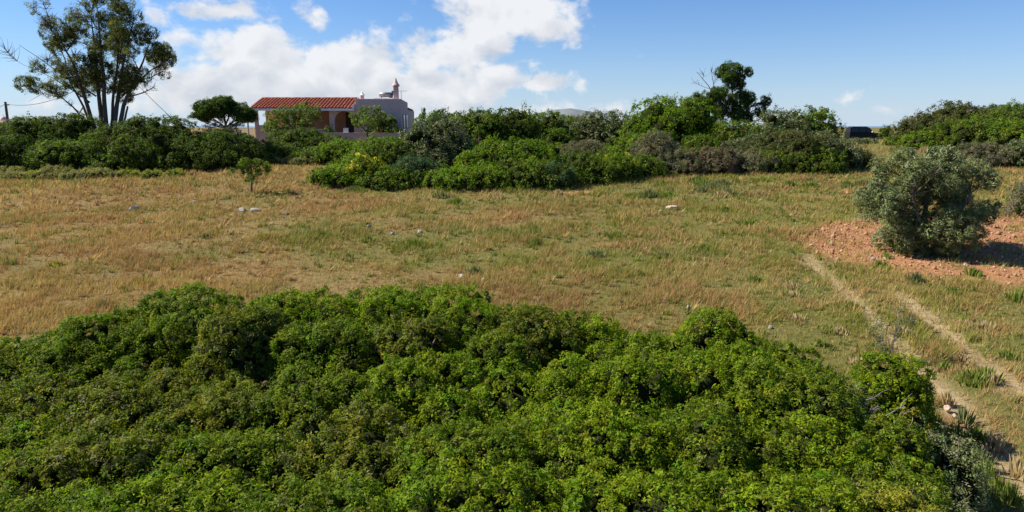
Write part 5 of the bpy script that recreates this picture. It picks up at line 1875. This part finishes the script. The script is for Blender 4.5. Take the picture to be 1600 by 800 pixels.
tree("young_tree", "young solitary tree with flat foliage pads in the meadow", -12.55, 32.89, YOUNG_STEMS, YOUNG_CLUSTERS, "mid", BARK, z=2.85, twigs=5, scale=.62, keep=.9, twig_r=.008, inner=False)
GARDEN_A_STEMS = [
    ((-0.01, 0, -0.15), (0.05, 0, 1.45), (0.45, 0, 2.69), 0.1, 0.03),
    ((0.04, 0, 1.4), (-0.36, 0.1, 1.99), (-0.88, 0.2, 2.48), 0.06, 0.02),
    ((0.05, 0, 1.51), (0.63, -0.1, 2.05), (1.1, -0.2, 2.58), 0.06, 0.02),
]
GARDEN_A_CLUSTERS = [
    (-1.64, -0.52, 2.53, 0.66, 0.8),
    (-0.8, 0.35, 2.8, 0.76, 0.8),
    (0.14, 0.31, 3.01, 0.76, 0.8),
    (1.13, 0.17, 3.22, 0.71, 0.7),
    (1.78, -0.19, 3.01, 0.49, 0.6),
    (2.03, -0.18, 2.64, 0.44, 0.5),
    (-1.95, 0.38, 1.99, 0.66, 0.8),
    (-1.02, 0.23, 1.99, 0.71, 0.8),
    (-0.01, 0.3, 2.26, 0.71, 0.7),
    (0.98, -0.18, 2.37, 0.66, 0.7),
    (2.23, -0.19, 3.33, 0.33, 0.5),
    (-2.51, 0.38, 1.72, 0.44, 0.7),
    (-1.71, -0.21, 1.45, 0.66, 0.8),
    (-0.62, 0.4, 1.35, 0.71, 0.8),
]
tree("garden_tree", "leafy garden tree in front of the left half of the porch", -18.59, 59.5, GARDEN_A_STEMS, GARDEN_A_CLUSTERS, "almond", BARK, z=4.12, twigs=6, keep=.8, inner=False)
GARDEN_B_STEMS = [
    ((-0.0, 0, -0.15), (0.03, 0, 1.47), (0.42, 0, 2.72), 0.1, 0.03),
    ((0.03, 0, 1.41), (-0.39, 0.1, 2.01), (-0.92, 0.2, 2.5), 0.06, 0.02),
    ((0.04, 0, 1.52), (0.61, -0.1, 2.07), (1.08, -0.2, 2.61), 0.06, 0.02),
]
GARDEN_B_CLUSTERS = [
    (-0.59, 0.11, 2.56, 0.5, 0.8),
    (0.09, -0.42, 2.94, 0.55, 0.8),
    (0.81, -0.47, 3.04, 0.55, 0.8),
    (1.19, -0.36, 2.61, 0.44, 0.8),
    (0.4, -1.17, 2.39, 0.55, 0.8),
    (-0.5, -0.5, 2.12, 0.44, 0.7),
    (-1.03, -0.33, 2.61, 0.39, 0.6),
    (1.1, -0.16, 3.26, 0.33, 0.6),
    (-0.17, -0.33, 3.26, 0.33, 0.5),
    (0.66, -0.21, 1.96, 0.39, 0.5),
    (1.47, 0.41, 2.83, 0.28, 0.5),
]
tree("garden_tree", "small leafy garden tree between the arch and the blank wall", -12.71, 60.3, GARDEN_B_STEMS, GARDEN_B_CLUSTERS, "almond", BARK, z=4.10, twigs=6, keep=.8, inner=False)
CYPRESS_CLUSTERS = [
    (0.07, 0.06, 2.92, 0.11, 1),
    (0.06, -0.03, 2.59, 0.13, 1),
    (0.06, 0.05, 2.25, 0.16, 1),
    (0.05, -0.02, 1.91, 0.18, 1),
    (0.04, -0.08, 1.57, 0.21, 1),
    (0.03, -0.03, 1.23, 0.21, 1),
    (0.02, -0.04, 0.89, 0.21, 1),
    (0.01, 0.02, 0.55, 0.21, 1),
    (0.01, 0.02, 0.21, 0.21, 1),
]
tree("cypress_tree", "shorter dark cypress of the pair right of the house", -9.85, 75, [((0, 0, -.1), (0, 0, 1.5), (0, 0, 3.13), .1, .02)], CYPRESS_CLUSTERS, "dark", BARK, z=4.16, twigs=1, scale=.8, keep=.9)
CYPRESS_CLUSTERS = [
    (0.09, 0.04, 3.58, 0.11, 1),
    (0.08, 0.04, 3.25, 0.13, 1),
    (0.07, 0.09, 2.91, 0.16, 1),
    (0.06, -0.01, 2.57, 0.18, 1),
    (0.05, -0.04, 2.24, 0.21, 1),
    (0.05, 0.06, 1.9, 0.21, 1),
    (0.04, 0.09, 1.56, 0.21, 1),
    (0.03, -0.06, 1.22, 0.21, 1),
    (0.02, 0.01, 0.88, 0.21, 1),
]
tree("cypress_tree", "taller dark cypress of the pair right of the house", -9.57, 75, [((0, 0, -.1), (0, 0, 1.5), (0, 0, 3.79), .1, .02)], CYPRESS_CLUSTERS, "dark", BARK, z=4.17, twigs=1, scale=.8, keep=.9)
OLIVE_STEMS = [
    ((-0.14, 0, -0.15), (-0.32, -0.2, 0.73), (-0.85, -0.5, 1.93), 0.12, 0.04),
    ((0.0, 0, -0.15), (-0.05, 0.2, 0.93), (-0.12, 0.3, 2.42), 0.12, 0.04),
    ((0.13, 0, -0.15), (0.48, -0.3, 0.73), (0.83, -0.5, 1.93), 0.12, 0.04),
    ((0.07, 0, -0.15), (0.6, 0.3, 0.53), (1.04, 0.5, 1.03), 0.1, 0.03),
    ((-0.08, 0, -0.15), (-0.49, 0.4, 0.43), (-1.17, 0.6, 1.23), 0.09, 0.03),
]
OLIVE_CLUSTERS = [
    (-0.82, -0.57, 2.52, 0.51, 1),
    (0.54, -0.08, 2.68, 0.47, 1),
    (-1.43, -0.07, 1.83, 0.36, 0.9),
    (0.43, 0.19, 1.93, 0.55, 1),
    (-0.9, 0.18, 1.43, 0.52, 1),
    (0.64, -0.62, 1.03, 0.56, 1),
    (1.57, 1.02, 1.57, 0.28, 0.7),
    (-0.4, 0.74, 0.53, 0.44, 0.9),
    (0.99, -0.67, 0.63, 0.4, 0.8),
    (-1.49, -0.38, 1.43, 0.28, 0.7),
    (-0.2, -0.26, 3.14, 0.23, 0.7),
    (-1.66, 0.11, 2.13, 0.24, 0.5),
    (-0.57, 0.33, 0.22, 0.32, 0.6),
    (-0.94, -0.0, 2.89, 0.39, 1),
    (-0.49, -1.4, 3.09, 0.27, 1),
    (-0.02, 1.57, 2.95, 0.27, 1),
    (0.4, 0.47, 3.07, 0.27, 1),
    (-1.34, 0.45, 2.68, 0.33, 1),
    (-0.82, -0.41, 2.58, 0.33, 1),
    (-0.51, 0.05, 2.58, 0.39, 1),
    (-0.03, 0.51, 2.48, 0.28, 1),
    (0.38, -0.26, 2.68, 0.33, 1),
    (0.88, 0.62, 2.64, 0.39, 1),
    (1.28, 0.05, 2.56, 0.39, 1),
    (-1.21, 0.86, 2.13, 0.28, 1),
    (-0.73, 0.03, 2.11, 0.39, 1),
    (-0.45, 0.81, 2.27, 0.39, 1),
    (-0.04, -0.88, 2.27, 0.34, 1),
    (0.45, 0.79, 2.27, 0.28, 1),
    (0.88, 0.24, 2.13, 0.34, 1),
    (1.52, -0.21, 2.25, 0.34, 1),
    (-1.66, 0.59, 1.75, 0.4, 1),
    (-1.24, -0.15, 1.63, 0.34, 1),
    (-0.87, 0.45, 1.73, 0.4, 1),
    (-0.27, 0.52, 1.83, 0.28, 1),
    (0.02, 0.57, 1.71, 0.28, 1),
    (0.6, 1.21, 1.83, 0.4, 1),
    (1.12, 0.75, 1.67, 0.4, 1),
    (1.5, 1.37, 1.81, 0.4, 1),
    (-1.66, 0.39, 1.27, 0.34, 1),
    (-1.31, 0.08, 1.41, 0.4, 1),
    (-0.87, 0.21, 1.35, 0.34, 1),
    (-0.39, -0.02, 1.31, 0.4, 1),
    (0.23, -0.68, 1.27, 0.34, 1),
    (0.53, 0.08, 1.31, 0.4, 1),
    (0.97, -0.65, 1.45, 0.28, 1),
    (1.56, -0.16, 1.33, 0.4, 1),
    (-1.19, -0.17, 0.79, 0.4, 1),
    (-0.75, -0.3, 0.99, 0.28, 1),
    (-0.36, -0.59, 0.87, 0.34, 1),
    (0.1, 0.06, 1.03, 0.4, 1),
    (0.72, -0.01, 0.83, 0.34, 1),
    (1.02, 0.75, 0.83, 0.34, 1),
    (1.45, 0.34, 0.91, 0.4, 1),
    (-1.07, 0.51, 0.45, 0.34, 1),
    (-0.69, -0.26, 0.41, 0.34, 1),
    (-0.28, -0.17, 0.57, 0.34, 1),
    (0.14, -0.68, 0.53, 0.4, 1),
    (0.61, -0.48, 0.45, 0.28, 1),
    (1.09, 0.39, 0.61, 0.28, 1),
    (-0.15, -0.11, 0.12, 0.34, 1),
    (0.31, -0.08, 0.12, 0.4, 1),
    (0.75, -0.31, -0.04, 0.28, 1),
]
tree("olive_tree", "bushy grey-green olive tree on the bare red soil", 13.01, 21.1, OLIVE_STEMS, OLIVE_CLUSTERS, "olive", BARK, z=2.07, twigs=6, keep=.92, inner=True)

# ------------------------------------------------------------------ shrubs
for (name, x, y, rx, ry, h, style, label, group) in SHRUBS:
    ex = None
    kw = {}
    if name == 'flowering_broom':
        ex = (.30 if rx < 1.0 else .07, (.50, .38, .03), None)
    if style in ('twiggy', 'rust'):
        kw = dict(keep=.9, inner=True, stems=16)
    if style in ('cushion', 'cushion_green'):
        kw = dict(lobe=.5 * h, stems=3)
    if y > 46:
        kw['scale'] = 1.25
    shrub(name, label, "shrub", group, x, y, rx, ry, h, style, extra=ex, **kw)

near_lobes = []
for (name, x, y, rx, ry, h, style, label, lobe) in NEAR:
    near_lobes.append(np.array(dome_lobes(rx, ry, h, lobe, 2.8, .11)) + np.array([x, y, T(x, y), 0]))
for i, (name, x, y, rx, ry, h, style, label, lobe) in enumerate(NEAR):
    org = np.array([x, y, T(x, y), 0])
    oth = [q - org for j, q in enumerate(near_lobes) if j != i and math.hypot(NEAR[j][1] - x, NEAR[j][2] - y) < rx + NEAR[j][3] + .3]
    oth = np.concatenate(oth) if oth else None
    shrub(name, label, "shrub", "shrubs of the foreground thicket", x, y, rx, ry, h, style, keep=.95, stems=8, bare=14, lobes=[tuple(q) for q in near_lobes[i] - org], others=oth)

# ------------------------------------------------------------------ pole, wires, chapel, dead wood
POLEWOOD = surf_mat("pole_wood", (.05, .045, .04), (.11, .10, .09), 8, .9)
(px0, py0), (qx, qy, qz) = (-50.74, 70.0), (-50.71, 70, 8.39)
pole = empty("utility_pole", (px0, py0, T(px0, py0)), "leaning dark wooden utility pole at the far left", "pole")
tb = Tubes(8)
top = np.array([qx - px0, qy - py0, qz - T(px0, py0)])
tb.add([top * t for t in (-.05, .25, .5, .75, 1.0)], [.15, .14, .13, .12, .11])
tb.build("post", POLEWOOD, pole)
box_obj("insulator", top[0] - .05, top[0] + .35, top[1] - .04, top[1] + .04, top[2] - .35, top[2] - .22, STEEL, pole)


def wire(a, b, sag, label):
    tb = Tubes(4)
    a, b = np.array(a), np.array(b)
    t = np.linspace(0, 1, 16)[:, None]
    p = a + (b - a) * t
    p[:, 2] -= sag * 4 * (t * (1 - t))[:, 0]
    tb.add(p, [.022] * 16)
    o = tb.build("overhead_wire", POLEWOOD, None)
    tag(o, label, "wire")


wire((qx, qy, qz - .2), (-31.0, 50, 8.55), .5, "overhead wire from the leaning pole to the eucalyptus")
wire((-55.28, 70, 6.95), (qx, qy, qz - .2), .3, "overhead wire running left from the leaning pole out of the picture")
wire((-26.37, 49.5, 8.84), (-22.85, 49.5, 5.33), .1, "thin wire slanting down to the right of the eucalyptus")

ut = empty("thin_post", (-26.2, 69.0, T(-26.2, 69)), "thin grey post behind the umbrella pine", "pole")
box_obj("post", -.06, .06, -.06, .06, -.1, 3.2, STEEL, ut)
box_obj("crossbar", -.45, .45, -.08, -.065, 3.0, 3.1, STEEL, ut)

cx_, cy_ = -219.0, 300.0
cp = empty("chapel", (cx_, cy_, T(cx_, cy_)), "tiny distant chapel with a pinkish dome at the far left", "chapel")
box_obj("wall", -2.2, 2.2, -3, 3, -.5, 3.4, WHITE, cp)
bm = bmesh.new()
lathe(bm, [(1.45, 3.2), (1.45, 4.3), (1.5, 4.32), (1.42, 4.9), (1.15, 5.5), (.7, 5.95), (.25, 6.15), (.06, 6.2)], 0, 0, 16)
dm = bm_obj("dome", bm, PLASTER_PINK, cp, True)
box_obj("cross", -.05, .05, -.05, .05, 6.15, 7.0, STEEL, dm)


def dead_branch(name, label, loc, spread, n, r, seed):
    rs = np.random.default_rng(seed)
    root = empty(name, loc, label, "branch")
    tb = Tubes(5)
    for k in range(n):
        a = np.array([rs.normal(0, spread * .25), rs.normal(0, spread * .2), rs.uniform(-.25, .05)])
        ang = rs.uniform(-.9, .9) + (0 if rs.random() < .6 else math.pi)
        e = a + np.array([math.cos(ang), math.sin(ang) * .6, rs.uniform(-.1, .45)]) * rs.uniform(.3, 1.0) * spread
        m_ = (a + e) / 2 + rs.normal(0, .12 * spread, 3)
        p = bez(a, m_, e, 8)
        tb.add(p, np.linspace(r, r * .35, 8))
        for q in range(2):
            i = rs.integers(3, 7)
            e2 = p[i] + (e - a) * .35 + rs.normal(0, .16 * spread, 3)
            tb.add(bez(p[i], (p[i] + e2) / 2 + rs.normal(0, .04, 3), e2, 5), np.linspace(r * .5, r * .2, 5))
    tb.build("bare_wood", DEADWOOD, root)
    return root


(dx, dy, dz) = (5.09, 9.0, 2.36)
dead_branch("dead_branches", "tangle of pale dead branches behind the green shrubs at the thicket right end", (dx - .35, dy, dz - .16), .5, 22, .009, 5)
(dx, dy, dz) = (5.21, 8.7, 2.13)
dead_branch("dead_branches", "bleached dead branches lying across the thicket right end, lower tangle", (dx - .25, dy, dz - .14), .55, 18, .009, 9)
sx, sy = (7.46, 9.68)
dead_branch("dead_branches", "thin bleached twigs lying on the dry grass at the right edge", (sx, sy, T(sx, sy) + .06), .55, 14, .007, 12)
sx, sy = (7.44, 12.87)
tree("grey_sapling", "thin grey-green sapling standing behind the thicket by the wheel rut", sx, sy,
     [((0, 0, -.05), (.05, 0, .5), (.18, .05, 1.0), .02, .006), ((0, 0, -.05), (-.1, .05, .4), (-.22, .1, .7), .015, .005), ((.05, 0, .4), (.2, 0, .6), (.38, 0, .85), .01, .004)],
     [(.18, .05, 1.0, .14, .3), (-.22, .1, .7, .2, .5), (.38, 0, .85, .12, .3), (.05, 0, .55, .2, .4), (-.3, 0, .45, .2, .6), (.12, 0, .8, .12, .2), (-.05, -.1, .35, .22, .6)],
     "near_grey", DEADWOOD, twigs=8, scale=1.0, twig_r=.005)
